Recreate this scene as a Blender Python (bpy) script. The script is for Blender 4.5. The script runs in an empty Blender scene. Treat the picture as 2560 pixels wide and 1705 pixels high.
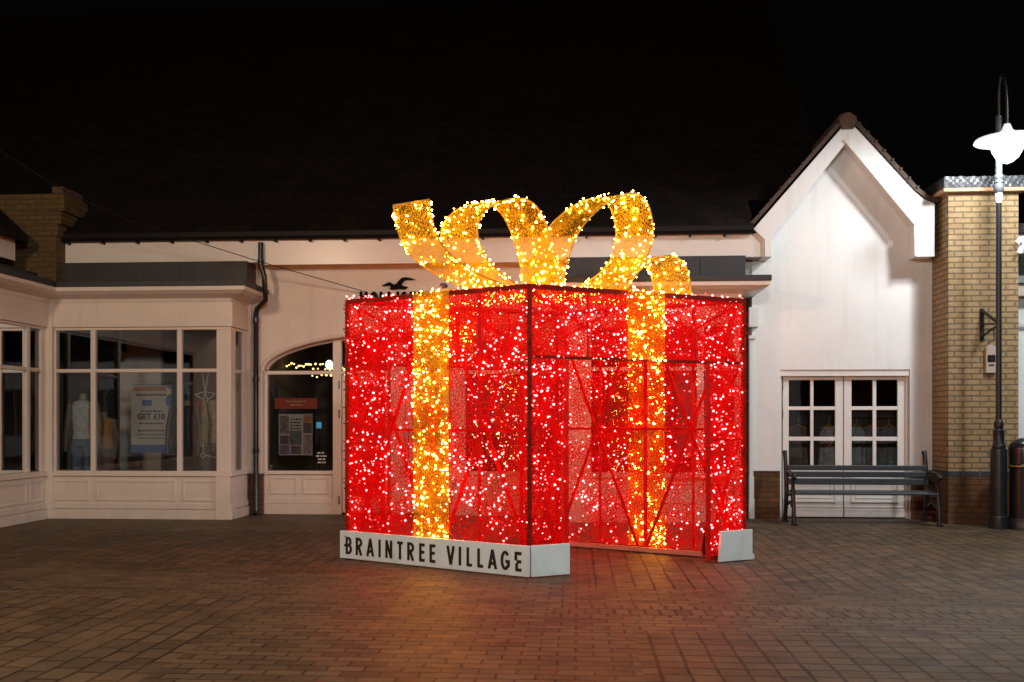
import bpy, math, random
from mathutils import Vector, Matrix
random.seed(11)
R = math.radians
sc = bpy.context.scene
COL = sc.collection

# ------------------------------------------------------------------ camera model (photo pixels 2560 x 1705)
F, HZ, H, TH = 2450.0, 1050.0, 1.4, 0.0672
CT, ST = math.cos(TH), math.sin(TH)
def ray(px, py):
    u = (px - 1280) / F; v = (HZ - py) / F
    return Vector((u * CT - ST, u * ST + CT, v))
def P(px, py, Y):                       # point of the wall plane y = Y seen at that place in the photo
    d = ray(px, py); t = Y / d.y
    return Vector((d.x * t, Y, H + d.z * t))
def X(px, Y): return P(px, HZ, Y).x
def Z(px, py, Y): return P(px, py, Y).z
def PX(px, py, X0):                     # point of the plane x = X0
    d = ray(px, py); t = X0 / d.x
    return Vector((X0, d.y * t, H + d.z * t))
def W(xc, d, z=0.0): return Vector((xc * CT - d * ST, xc * ST + d * CT, z))

# ------------------------------------------------------------------ mesh helpers
class MB:
    def __init__(s): s.v = []; s.f = []; s.uv = []; s.mi = []
    def face(s, pts, uv=None, mi=0):
        n = len(s.v); s.v += [tuple(p) for p in pts]
        s.f.append(tuple(range(n, n + len(pts)))); s.uv.append(uv); s.mi.append(mi)
    def mesh(s, v, f, mi=0):
        n = len(s.v); s.v += [tuple(p) for p in v]
        for q in f: s.f.append(tuple(i + n for i in q)); s.uv.append(None); s.mi.append(mi)
    def box(s, a, b, mi=0):
        x0, x1 = sorted((a[0], b[0])); y0, y1 = sorted((a[1], b[1])); z0, z1 = sorted((a[2], b[2]))
        v = [(x0,y0,z0),(x1,y0,z0),(x1,y1,z0),(x0,y1,z0),(x0,y0,z1),(x1,y0,z1),(x1,y1,z1),(x0,y1,z1)]
        s.mesh(v, [(0,3,2,1),(4,5,6,7),(0,1,5,4),(1,2,6,5),(2,3,7,6),(3,0,4,7)], mi)
    def bar(s, a, b, w, h=None, up=(0,0,1), mi=0):          # rectangular bar from a to b
        a = Vector(a); b = Vector(b); h = h or w
        d = (b - a).normalized(); up = Vector(up)
        if abs(d.dot(up)) > .97: up = Vector((0,1,0)) if abs(d.y) < .9 else Vector((1,0,0))
        r = d.cross(up).normalized(); u = r.cross(d)
        q = [(-1,-1),(1,-1),(1,1),(-1,1)]
        v = [p + r*i*w/2 + u*j*h/2 for p in (a, b) for i, j in q]
        s.mesh(v, [(3,2,1,0),(4,5,6,7),(0,1,5,4),(1,2,6,5),(2,3,7,6),(3,0,4,7)], mi)
    def tube(s, pts, r, n=10, cap=True, mi=0):
        pts = [Vector(p) for p in pts]; rs = r if isinstance(r, (list, tuple)) else [r]*len(pts)
        rings = []; ref = None
        for i, p in enumerate(pts):
            d = (pts[min(i+1, len(pts)-1)] - pts[max(i-1, 0)]).normalized()
            if ref is None: ref = Vector((0,0,1)) if abs(d.z) < .9 else Vector((1,0,0))
            a = d.cross(ref).normalized(); b = a.cross(d).normalized(); ref = b
            rings.append([p + (a*math.cos(2*math.pi*k/n) + b*math.sin(2*math.pi*k/n))*rs[i] for k in range(n)])
        v = [q for rg in rings for q in rg]; f = []
        for i in range(len(pts)-1):
            for k in range(n):
                k2 = (k+1) % n; f.append((i*n+k, i*n+k2, (i+1)*n+k2, (i+1)*n+k))
        if cap: f.append(tuple(reversed(range(n)))); f.append(tuple(range((len(pts)-1)*n, len(pts)*n)))
        s.mesh(v, f, mi)
    def lathe(s, c, prof, n=28, mi=0, ell=(1,1)):            # prof: (radius, z) list
        c = Vector(c); v = []; f = []
        for r, z in prof:
            for k in range(n):
                a = 2*math.pi*k/n; v.append(c + Vector((r*ell[0]*math.cos(a), r*ell[1]*math.sin(a), z)))
        for i in range(len(prof)-1):
            for k in range(n):
                k2 = (k+1) % n; f.append((i*n+k, i*n+k2, (i+1)*n+k2, (i+1)*n+k))
        f.append(tuple(reversed(range(n)))); f.append(tuple(range((len(prof)-1)*n, len(prof)*n)))
        s.mesh(v, f, mi)
    def prism(s, pts, off, mi=0):                            # extrude a planar polygon by the vector off
        pts = [Vector(p) for p in pts]; off = Vector(off); n = len(pts)
        v = pts + [p + off for p in pts]
        f = [tuple(range(n)), tuple(reversed(range(n, 2*n)))]
        for i in range(n): j = (i+1) % n; f.append((j, i, i+n, j+n))
        s.mesh(v, f, mi)
    def ico(s, c, r, mi=0):
        t = (1+5**.5)/2; k = r/math.sqrt(1+t*t)
        v = [(-1,t,0),(1,t,0),(-1,-t,0),(1,-t,0),(0,-1,t),(0,1,t),(0,-1,-t),(0,1,-t),(t,0,-1),(t,0,1),(-t,0,-1),(-t,0,1)]
        f = [(0,11,5),(0,5,1),(0,1,7),(0,7,10),(0,10,11),(1,5,9),(5,11,4),(11,10,2),(10,7,6),(7,1,8),(3,9,4),(3,4,2),(3,2,6),(3,6,8),(3,8,9),(4,9,5),(2,4,11),(6,2,10),(8,6,7),(9,8,1)]
        c = Vector(c); s.mesh([c + Vector(q)*k for q in v], f, mi)
    def build(s, name, mat, parent=None, smooth=False, bevel=0.0, origin=None, fix=True):
        me = bpy.data.meshes.new(name)
        o = Vector(origin) if origin is not None else Vector((0,0,0))
        me.from_pydata([tuple(Vector(p) - o) for p in s.v], [], s.f)
        if any(u for u in s.uv):
            l = me.uv_layers.new(name='UVMap'); k = 0
            for q, u in zip(s.f, s.uv):
                for i in range(len(q)):
                    if u: l.data[k].uv = u[i]
                    k += 1
        for m in (mat if isinstance(mat, (list, tuple)) else [mat]): me.materials.append(m)
        for p, m in zip(me.polygons, s.mi):
            p.material_index = m; p.use_smooth = smooth
        if fix:
            import bmesh
            b = bmesh.new(); b.from_mesh(me); bmesh.ops.recalc_face_normals(b, faces=b.faces); b.to_mesh(me); b.free()
        me.update()
        ob = bpy.data.objects.new(name, me); COL.objects.link(ob)
        if parent is not None:
            ob.parent = parent
            w = Vector((0,0,0)); q = parent
            while q is not None: w += q.location; q = q.parent
            ob.location = o - w
        else: ob.location = o
        if bevel:
            m = ob.modifiers.new('Bevel', 'BEVEL'); m.width = bevel; m.segments = 2; m.limit_method = 'ANGLE'
        if smooth: 
            try: me.set_sharp_from_angle(angle=R(40))
            except Exception: pass
        return ob

def thing(name, label, cat, loc, group=None):
    o = bpy.data.objects.new(name, None); o.empty_display_size = .2; COL.objects.link(o); o.location = loc
    return tag(o, label, cat, group)
def tag(o, label, cat=None, group=None, kind=None):
    if label: o['label'] = label
    if cat: o['category'] = cat
    if group: o['group'] = group
    if kind: o['kind'] = kind
    return o

# ------------------------------------------------------------------ materials
def newmat(name):
    m = bpy.data.materials.new(name); m.use_nodes = True
    n = m.node_tree.nodes; n.clear()
    out = n.new('ShaderNodeOutputMaterial')
    return m, n, m.node_tree.links, out
def mathn(n, l, op, a, b=None, c=None):
    q = n.new('ShaderNodeMath'); q.operation = op
    for i, x in enumerate((a, b, c)):
        if x is None: continue
        if isinstance(x, (int, float)): q.inputs[i].default_value = x
        else: l.new(x, q.inputs[i])
    return q.outputs[0]
def mixc(n, l, f, a, b, mode='MIX'):
    q = n.new('ShaderNodeMix'); q.data_type = 'RGBA'; q.blend_type = mode
    for i, x in ((0, f), (6, a), (7, b)):
        if isinstance(x, (int, float)): q.inputs[i].default_value = x
        elif isinstance(x, (tuple, list)): q.inputs[i].default_value = (*x, 1)
        else: l.new(x, q.inputs[i])
    return q.outputs[2]
def noise(n, l, scale, detail=3, vec=None, rough=.55):
    q = n.new('ShaderNodeTexNoise'); q.inputs['Scale'].default_value = scale
    q.inputs['Detail'].default_value = detail; q.inputs['Roughness'].default_value = rough
    if vec is not None: l.new(vec, q.inputs['Vector'])
    return q.outputs['Fac']
def wpos(n): return n.new('ShaderNodeNewGeometry').outputs['Position']
def plain(name, col, rough=.5, var=.12, vs=3.0, bump=.0, bs=60, metal=0.0, grime=0.0, spec=.5, emit=None):
    m, n, l, out = newmat(name)
    b = n.new('ShaderNodeBsdfPrincipled'); l.new(b.outputs[0], out.inputs[0])
    b.inputs['Roughness'].default_value = rough; b.inputs['Metallic'].default_value = metal
    b.inputs['Specular IOR Level'].default_value = spec
    pos = wpos(n)
    f = noise(n, l, vs, 5, pos)
    f2 = noise(n, l, vs*9, 3, pos)
    f = mathn(n, l, 'ADD', mathn(n, l, 'MULTIPLY', f, .7), mathn(n, l, 'MULTIPLY', f2, .3))
    lo = tuple(c*(1-var*1.6) for c in col); hi = tuple(min(1, c*(1+var)) for c in col)
    mr = n.new('ShaderNodeMapRange'); mr.inputs[1].default_value = .3; mr.inputs[2].default_value = .7
    l.new(f, mr.inputs[0])
    c = mixc(n, l, mr.outputs[0], lo, hi)
    sm = n.new('ShaderNodeMapping'); sm.inputs['Scale'].default_value = (7, 7, .7); l.new(pos, sm.inputs[0])
    if grime:
        st = n.new('ShaderNodeMapRange'); st.inputs[1].default_value = .52; st.inputs[2].default_value = .8; st.inputs[4].default_value = .16
        l.new(noise(n, l, 1, 5, sm.outputs[0], .65), st.inputs[0]); c = mixc(n, l, st.outputs[0], c, (.26,.2,.14))
        sp = n.new('ShaderNodeSeparateXYZ'); l.new(pos, sp.inputs[0])
        g = n.new('ShaderNodeMapRange'); g.inputs[1].default_value = .0; g.inputs[2].default_value = .55
        g.inputs[3].default_value = grime; g.inputs[4].default_value = 0; l.new(sp.outputs[2], g.inputs[0])
        gf = mathn(n, l, 'MULTIPLY', g.outputs[0], noise(n, l, 6, 5, pos))
        c = mixc(n, l, gf, c, (.08, .06, .045))
    l.new(c, b.inputs['Base Color'])
    if bump:
        bp = n.new('ShaderNodeBump'); bp.inputs['Strength'].default_value = bump; bp.inputs['Distance'].default_value = .01
        l.new(noise(n, l, bs, 4, pos), bp.inputs['Height']); l.new(bp.outputs[0], b.inputs['Normal'])
    if emit:
        b.inputs['Emission Color'].default_value = (*emit[0], 1); b.inputs['Emission Strength'].default_value = emit[1]
    return m
def emission(name, col, s):
    m, n, l, out = newmat(name)
    e = n.new('ShaderNodeEmission'); e.inputs[0].default_value = (*col, 1); e.inputs[1].default_value = s
    l.new(e.outputs[0], out.inputs[0]); return m
def brick_mat(name, c1, c2, mortar, bw, bh, ms=.012, rough=.85, bump=.6, offset=.5):
    m, n, l, out = newmat(name)
    b = n.new('ShaderNodeBsdfPrincipled'); l.new(b.outputs[0], out.inputs[0]); b.inputs['Roughness'].default_value = rough
    pos = wpos(n); sp = n.new('ShaderNodeSeparateXYZ'); l.new(pos, sp.inputs[0])
    geo = n.new('ShaderNodeNewGeometry'); sn = n.new('ShaderNodeSeparateXYZ'); l.new(geo.outputs['True Normal'], sn.inputs[0])
    ax = mathn(n, l, 'GREATER_THAN', mathn(n, l, 'ABSOLUTE', sn.outputs[0]), .7)
    mx = n.new('ShaderNodeMix'); l.new(ax, mx.inputs[0]); l.new(sp.outputs[0], mx.inputs[2]); l.new(sp.outputs[1], mx.inputs[3])
    cb = n.new('ShaderNodeCombineXYZ'); l.new(mx.outputs[0], cb.inputs[0]); l.new(sp.outputs[2], cb.inputs[1])
    # slightly wobbly courses
    wob = n.new('ShaderNodeTexNoise'); wob.inputs['Scale'].default_value = 5; l.new(pos, wob.inputs['Vector'])
    va = n.new('ShaderNodeVectorMath'); va.operation = 'MULTIPLY_ADD'; l.new(wob.outputs['Color'], va.inputs[0])
    va.inputs[1].default_value = (.008, .008, 0); l.new(cb.outputs[0], va.inputs[2])
    br = n.new('ShaderNodeTexBrick'); l.new(va.outputs[0], br.inputs['Vector'])
    br.offset = offset; br.inputs['Scale'].default_value = 1; br.inputs['Brick Width'].default_value = bw
    br.inputs['Row Height'].default_value = bh; br.inputs['Mortar Size'].default_value = ms; br.inputs['Mortar Smooth'].default_value = .25
    br.inputs['Color1'].default_value = (*c1, 1); br.inputs['Color2'].default_value = (*c2, 1); br.inputs['Mortar'].default_value = (*mortar, 1)
    nz = noise(n, l, 22, 5, pos)
    c = mixc(n, l, mathn(n, l, 'MULTIPLY', nz, .7), br.outputs[0], (.12, .08, .04), 'MULTIPLY')
    c2_ = mixc(n, l, mathn(n, l, 'MULTIPLY', noise(n, l, 1.3, 4, pos), .35), c, tuple(x*.35 for x in c1))
    l.new(c2_, b.inputs['Base Color'])
    h = mathn(n, l, 'SUBTRACT', mathn(n, l, 'MULTIPLY', noise(n, l, 90, 4, pos), .3), br.outputs['Fac'])
    bp = n.new('ShaderNodeBump'); bp.inputs['Strength'].default_value = bump; bp.inputs['Distance'].default_value = .008
    l.new(h, bp.inputs['Height']); l.new(bp.outputs[0], b.inputs['Normal'])
    return m
def glass_mat(name, tint=(.8,.82,.82), refl=.10):
    m, n, l, out = newmat(name)
    t = n.new('ShaderNodeBsdfTransparent'); t.inputs[0].default_value = (*tint, 1)
    g = n.new('ShaderNodeBsdfGlossy'); g.inputs['Roughness'].default_value = .02
    fr = n.new('ShaderNodeFresnel'); fr.inputs[0].default_value = 1.5
    f = mathn(n, l, 'ADD', fr.outputs[0], refl - .04)
    bp = n.new('ShaderNodeBump'); bp.inputs['Strength'].default_value = .05; bp.inputs['Distance'].default_value = .02
    l.new(noise(n, l, 1.6, 2, wpos(n)), bp.inputs['Height']); l.new(bp.outputs[0], g.inputs['Normal'])
    mx = n.new('ShaderNodeMixShader'); l.new(f, mx.inputs[0]); l.new(t.outputs[0], mx.inputs[1]); l.new(g.outputs[0], mx.inputs[2])
    l.new(mx.outputs[0], out.inputs[0]); return m
def net_mat(name, col, scale, wire, scale2, wire2, stretch=(1,1), glow=.0, glowcol=None, tangle=.0, glow_tint=(1,1,1)):
    """tangled wire netting: random cracked cells of thin wire, the rest is see-through, tinted like the bulb glow"""
    m, n, l, out = newmat(name)
    uv = n.new('ShaderNodeUVMap')
    mp = n.new('ShaderNodeMapping'); l.new(uv.outputs[0], mp.inputs[0]); mp.inputs['Scale'].default_value = (stretch[0], stretch[1], 1)
    wn = n.new('ShaderNodeTexNoise'); wn.inputs['Scale'].default_value = 9; l.new(mp.outputs[0], wn.inputs['Vector'])
    va = n.new('ShaderNodeVectorMath'); va.operation = 'MULTIPLY_ADD'; l.new(wn.outputs['Color'], va.inputs[0])
    va.inputs[1].default_value = (.05, .05, 0); l.new(mp.outputs[0], va.inputs[2])
    fs = []
    for s, w, o in ((scale, wire, 0), (scale2, wire2, 3.7)):
        ad = n.new('ShaderNodeVectorMath'); ad.operation = 'ADD'; l.new(va.outputs[0], ad.inputs[0]); ad.inputs[1].default_value = (o, o*.7, 0)
        v = n.new('ShaderNodeTexVoronoi'); v.voronoi_dimensions = '2D'; v.feature = 'DISTANCE_TO_EDGE'
        v.inputs['Scale'].default_value = s; l.new(ad.outputs[0], v.inputs['Vector'])
        tg = mathn(n, l, 'MULTIPLY_ADD', mathn(n, l, 'SUBTRACT', noise(n, l, 2.6, 4, uv.outputs[0], .6), .42), tangle*4, w)
        fs.append(mathn(n, l, 'LESS_THAN', v.outputs['Distance'], mathn(n, l, 'MAXIMUM', tg, w*.75)))
    a = mathn(n, l, 'MAXIMUM', fs[0], fs[1])
    d = n.new('ShaderNodeBsdfPrincipled'); d.inputs['Roughness'].default_value = .6; d.inputs['Specular IOR Level'].default_value = .1
    cc = mixc(n, l, noise(n, l, 40, 3, va.outputs[0]), tuple(c*.55 for c in col), tuple(min(1, c*1.25) for c in col))
    l.new(cc, d.inputs['Base Color'])
    tr = n.new('ShaderNodeBsdfTranslucent'); l.new(cc, tr.inputs[0])
    ms = n.new('ShaderNodeMixShader'); ms.inputs[0].default_value = .4; l.new(d.outputs[0], ms.inputs[1]); l.new(tr.outputs[0], ms.inputs[2])
    sh = ms.outputs[0]
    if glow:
        e = n.new('ShaderNodeEmission'); e.inputs[0].default_value = (*(glowcol or col), 1)  # emission stands in for bulb light caught by the wires
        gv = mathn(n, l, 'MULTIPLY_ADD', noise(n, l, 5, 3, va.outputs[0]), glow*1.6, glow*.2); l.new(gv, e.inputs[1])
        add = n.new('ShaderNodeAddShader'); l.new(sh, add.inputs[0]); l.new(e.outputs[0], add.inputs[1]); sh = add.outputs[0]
    t = n.new('ShaderNodeBsdfTransparent'); t.inputs[0].default_value = (*glow_tint, 1)  # tint of the holes imitates the glow around the bulbs
    mx = n.new('ShaderNodeMixShader'); l.new(a, mx.inputs[0]); l.new(t.outputs[0], mx.inputs[1]); l.new(sh, mx.inputs[2])
    l.new(mx.outputs[0], out.inputs[0])
    try: m.cycles.emission_sampling = 'NONE'
    except Exception: pass
    return m

M = {}
M['cream'] = plain('cream_paint', (.72,.63,.54), .55, .05, 1.2, .12, 90, grime=.35)
M['timber'] = plain('painted_timber', (.72,.63,.54), .38, .04, 2.0, .04, 30, grime=.3)
M['fascia'] = plain('glossy_fascia', (.76,.70,.63), .28, .04, 1.0, .03, 8)
M['white'] = plain('white_render', (.80,.80,.78), .75, .04, 1.1, .18, 55, grime=.25)
M['whitewood'] = plain('white_door_paint', (.80,.77,.72), .38, .03, 2.5, .03, 30, grime=.45)
M['slate'] = plain('lead_roofing', (.034,.032,.034), .55, .25, 2.5, .2, 14)
M['black'] = plain('black_gloss_metal', (.012,.012,.013), .28, .2, 6, .05, 40)
M['blackplast'] = plain('black_plastic', (.012,.012,.012), .4, .2, 5)
M['iron'] = plain('cast_iron', (.011,.0115,.013), .4, .2, 9, .08, 60)
M['benchwood'] = plain('grey_painted_slat', (.042,.050,.057), .42, .16, 4, .12, 40)
M['letter'] = plain('dark_brown_letter', (.022,.010,.006), .5, .1, 8)
M['plinth'] = plain('white_board', (.80,.85,.83), .5, .07, 1.8, .03, 20, grime=.3)
M['salmon'] = plain('glow_tinted_batten', (.62,.24,.15), .6, .08, 5)  # red bulb glow on the batten is put into its colour
M['frame'] = plain('red_tube_frame', (.22,.012,.007), .6, .25, 18, .5, 90, spec=.08)
M['brace'] = plain('glow_red_bar', (.6,.008,.005), .5, .2, 18, spec=.08)  # brighter copy of the frame red, with the bulb glow in the colour
M['goldwire'] = plain('gold_wire', (.55,.30,.03), .4, .2, 15)
M['hinge'] = plain('hinge_steel', (.2,.17,.14), .4, .15, 20, metal=.6)
M['greymetal'] = plain('galvanised_paint', (.06,.066,.072), .32, .12, 8, .05, 40)
M['shade'] = plain('white_enamel', (.8,.82,.84), .3, .04, 4)
M['gutter'] = plain('black_gutter', (.007,.006,.006), .55, .2, 5, spec=.2)
M['signblack'] = plain('black_sign_face', (.006,.006,.006), .7, .1, 5, spec=.08)
M['litshade'] = plain('self_lit_shade', (.10,.10,.10), .5, .04, 4, emit=((.95,.98,1.0), .85))  # emission replaces the lamplight on the shade
M['sheet'] = plain('plastic_sheet', (.05,.055,.06), .38, .4, 5, .0, 6)
M['coping'] = plain('clay_coping', (.50,.27,.15), .7, .12, 6, .2, 40)
M['dark'] = plain('dark_interior', (.14,.115,.095), .8, .3, 1.2)
M['interior'] = plain('interior_wall', (.15,.135,.125), .8, .3, .8)
M['reflpanel'] = plain('reflection_pale', (.62,.58,.55), .7, .1, 1.5)
M['shopfloor'] = plain('shop_floor', (.06,.05,.045), .4, .2, 2)
M['cable'] = plain('cable_sheath', (.016,.014,.013), .8, .1, 5, spec=.05)
M['ridge'] = plain('ridge_tile', (.10,.058,.035), .8, .25, 14, .3, 50)
M['verge'] = plain('verge_tile', (.075,.048,.034), .8, .35, 9, .4, 40)
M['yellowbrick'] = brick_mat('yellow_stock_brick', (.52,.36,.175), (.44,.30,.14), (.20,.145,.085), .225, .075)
M['oldbrick'] = brick_mat('dimmed_weathered_brick', (.20,.12,.032), (.14,.08,.022), (.10,.07,.03), .225, .075)  # weathered brick, darkened further for the dim light on the chimney
M['brownbrick'] = brick_mat('brown_brick', (.21,.085,.02), (.15,.058,.015), (.09,.05,.022), .225, .075)
M['bluebrick'] = brick_mat('blue_band_brick', (.05,.05,.055), (.06,.06,.065), (.16,.13,.1), .225, .09)
M['glass'] = glass_mat('window_glass', refl=.12)
def lit_glass():
    m, n, l, out = newmat('lit_lamp_glass')
    e = n.new('ShaderNodeEmission'); e.inputs[0].default_value = (.95,.98,1.0,1); e.inputs[1].default_value = 5
    t = n.new('ShaderNodeBsdfTransparent'); mx = n.new('ShaderNodeMixShader'); mx.inputs[0].default_value = .45
    l.new(t.outputs[0], mx.inputs[1]); l.new(e.outputs[0], mx.inputs[2]); l.new(mx.outputs[0], out.inputs[0]); return m
M['lampglass'] = lit_glass()
M['reflection_white'] = emission('lamp_reflection_glow', (1,.97,.92), 4)
M['redbulb'] = emission('red_fairy_bulb', (1.0,.06,.06), 40)
M['goldbulb'] = emission('gold_fairy_bulb', (1.0,.44,.05), 90)
M['reddim'] = emission('dim_red_fairy_bulb', (1.0,.05,.06), 4.5)
M['golddim'] = emission('dim_gold_fairy_bulb', (1.0,.45,.05), 3.5)
M['warmbulb'] = emission('warm_window_bulb', (1.0,.62,.18), 5)
M['bluecap'] = plain('blue_cap', (.03,.035,.16), .5)
M['rednet'] = net_mat('self_lit_red_net', (.42,.004,.004), 29, .090, 50, .066, glow=.40, glowcol=(1,.003,.002), tangle=.10, glow_tint=(.97,.80,.77))
M['goldnet'] = net_mat('self_lit_gold_net', (.52,.29,.015), 34, .054, 55, .040, stretch=(1.7,.5), glow=.34, glowcol=(1,.45,.010), tangle=.09, glow_tint=(.95,.78,.46))

# roof tiles
def tile_mat():
    m, n, l, out = newmat('dark_roof_tiles')
    b = n.new('ShaderNodeBsdfPrincipled'); l.new(b.outputs[0], out.inputs[0]); b.inputs['Roughness'].default_value = .85; b.inputs['Specular IOR Level'].default_value = .12
    uv = n.new('ShaderNodeUVMap')
    br = n.new('ShaderNodeTexBrick'); l.new(uv.outputs[0], br.inputs['Vector'])
    br.inputs['Scale'].default_value = 1; br.inputs['Brick Width'].default_value = .27; br.inputs['Row Height'].default_value = .19
    br.inputs['Mortar Size'].default_value = .008; br.inputs['Color1'].default_value = (.026,.019,.013,1); br.inputs['Color2'].default_value = (.014,.011,.008,1)
    br.inputs['Mortar'].default_value = (.006,.005,.004,1)
    l.new(mixc(n, l, noise(n, l, 1.2, 5, uv.outputs[0]), br.outputs[0], (.006,.005,.004)), b.inputs['Base Color'])
    sp = n.new('ShaderNodeSeparateXYZ'); l.new(uv.outputs[0], sp.inputs[0])
    saw = mathn(n, l, 'FRACT', mathn(n, l, 'DIVIDE', sp.outputs[1], .19))
    h = mathn(n, l, 'SUBTRACT', mathn(n, l, 'MULTIPLY', saw, -1), br.outputs['Fac'])
    bp = n.new('ShaderNodeBump'); bp.inputs['Strength'].default_value = .7; bp.inputs['Distance'].default_value = .02
    l.new(h, bp.inputs['Height']); l.new(bp.outputs[0], b.inputs['Normal'])
    return m
M['tiles'] = tile_mat()

# paving: bands of block paving laid in different directions
def paving_mat():
    m, n, l, out = newmat('block_paving')
    b = n.new('ShaderNodeBsdfPrincipled'); l.new(b.outputs[0], out.inputs[0])
    pos = wpos(n); sp = n.new('ShaderNodeSeparateXYZ'); l.new(pos, sp.inputs[0])
    x, y = sp.outputs[0], sp.outputs[1]
    wob = n.new('ShaderNodeTexNoise'); wob.inputs['Scale'].default_value = 3.5; l.new(pos, wob.inputs['Vector']); wob.inputs['Detail'].default_value = 3
    va = n.new('ShaderNodeVectorMath'); va.operation = 'MULTIPLY_ADD'; l.new(wob.outputs['Color'], va.inputs[0])
    va.inputs[1].default_value = (.028, .028, 0); l.new(pos, va.inputs[2])
    def brick(bw, bh, off, rot=0, ms=.0085, sh=(0,0)):
        mp = n.new('ShaderNodeMapping'); mp.inputs['Rotation'].default_value = (0,0,rot); mp.inputs['Location'].default_value = (sh[0],sh[1],0)
        l.new(va.outputs[0], mp.inputs[0])
        q = n.new('ShaderNodeTexBrick'); l.new(mp.outputs[0], q.inputs['Vector']); q.offset = off
        q.inputs['Scale'].default_value = 1; q.inputs['Brick Width'].default_value = bw; q.inputs['Row Height'].default_value = bh
        q.inputs['Mortar Size'].default_value = ms; q.inputs['Mortar Smooth'].default_value = .18
        q.inputs['Color1'].default_value = (.158,.106,.060,1); q.inputs['Color2'].default_value = (.066,.046,.028,1); q.inputs['Mortar'].default_value = (.004,.003,.002,1)
        return q
    runs = brick(.215, .108, .5)                   # running bond along the shop fronts
    grid = brick(.163, .148, .0, sh=(.02,.03), ms=.012)        # stack bond
    deep = brick(.24, .163, .37, rot=math.pi/2, ms=.012)    # courses running away from the camera
    sold = brick(.11, .215, .5, sh=(.05,0), ms=.011)          # soldier band
    def rng(v, a, bb):
        return mathn(n, l, 'MULTIPLY', mathn(n, l, 'GREATER_THAN', v, a), mathn(n, l, 'LESS_THAN', v, bb))
    near = mathn(n, l, 'MULTIPLY', mathn(n, l, 'GREATER_THAN', x, .36), mathn(n, l, 'LESS_THAN', y, 6.55))
    far = mathn(n, l, 'MULTIPLY', mathn(n, l, 'GREATER_THAN', x, .12), rng(y, 8.15, 13.4))
    left = mathn(n, l, 'MULTIPLY', mathn(n, l, 'LESS_THAN', x, -2.35), mathn(n, l, 'LESS_THAN', y, 7.6))
    farleft = mathn(n, l, 'MULTIPLY', mathn(n, l, 'LESS_THAN', x, -1.9), rng(y, 9.3, 12.2))
    band = mathn(n, l, 'MULTIPLY', mathn(n, l, 'GREATER_THAN', x, -.2), rng(y, 7.0, 7.45))
    def pick(socket):
        c = runs.outputs[socket]
        for msk, q in ((near, grid), (far, deep), (left, deep), (farleft, deep), (band, sold)):
            if socket == 'Color': c = mixc(n, l, msk, c, q.outputs[0])
            else:
                mm = n.new('ShaderNodeMix'); l.new(msk, mm.inputs[0]); l.new(c, mm.inputs[2]); l.new(q.outputs['Fac'], mm.inputs[3]); c = mm.outputs[0]
        return c
    c = pick('Color'); fac = pick('Fac')
    stain = noise(n, l, .55, 6, pos, .65)
    c = mixc(n, l, mathn(n, l, 'MULTIPLY', stain, .6), c, (.055,.034,.016))
    c = mixc(n, l, mathn(n, l, 'MULTIPLY', noise(n, l, 35, 5, pos), .6), c, mixc(n, l, .5, c, (.02,.013,.007)))
    big = n.new('ShaderNodeMapRange'); big.inputs[1].default_value = .45; big.inputs[2].default_value = .75
    l.new(noise(n, l, 1.7, 5, pos, .7), big.inputs[0])
    c = mixc(n, l, mathn(n, l, 'MULTIPLY', big.outputs[0], .5), c, (.17,.105,.05))
    l.new(c, b.inputs['Base Color'])
    mr = n.new('ShaderNodeMapRange'); mr.inputs[3].default_value = .42; mr.inputs[4].default_value = .75; l.new(noise(n, l, 5, 4, pos), mr.inputs[0])
    l.new(mr.outputs[0], b.inputs['Roughness'])
    h = mathn(n, l, 'SUBTRACT', mathn(n, l, 'ADD', mathn(n, l, 'MULTIPLY', noise(n, l, 120, 3, pos), .25), mathn(n, l, 'MULTIPLY', noise(n, l, 7, 3, pos), 1.2)), mathn(n, l, 'MULTIPLY', fac, .9))
    bp = n.new('ShaderNodeBump'); bp.inputs['Strength'].default_value = .55; bp.inputs['Distance'].default_value = .006
    l.new(h, bp.inputs['Height']); l.new(bp.outputs[0], b.inputs['Normal'])
    b.inputs['Specular IOR Level'].default_value = .3
    return m
M['paving'] = paving_mat()

# ------------------------------------------------------------------ ground
g = MB(); g.face([(-60,-40,0),(60,-40,0),(60,80,0),(-60,80,0)])
tag(g.build('paving', M['paving']), 'dark brown block paving of the shopping square', None, None, 'structure')

# ================================================================== MAIN SHOP BUILDING
YW, YF, YB = 14.2, 13.88, 13.47        # wall plane, fascia plane, bay window plane
z = {k: Z(330, v, YB) for k, v in dict(ptop=825, head=818, tr1=931, tr0=922, pbot=1177, sill=1190, pan1=1198, pan0=1240, m1=1256, m2=1272, soff=757, corn=735, corn1=724, slate0=710, slate1=667).items()}
shop = thing('shop_building', 'long cream shop building with dark roof and bay windows behind the gift box', 'shop', (X(980,YW), YW, 0))

def panel_relief(mb, x0, x1, z0, z1, yf, w=.035, t=.012):     # raised picture-frame moulding on a board
    mb.box((x0, yf-t, z0), (x1, yf+.001, z0+w)); mb.box((x0, yf-t, z1-w), (x1, yf+.001, z1))
    mb.box((x0, yf-t, z0+w), (x0+w, yf+.001, z1-w)); mb.box((x1-w, yf-t, z0+w), (x1, yf+.001, z1-w))

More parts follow.
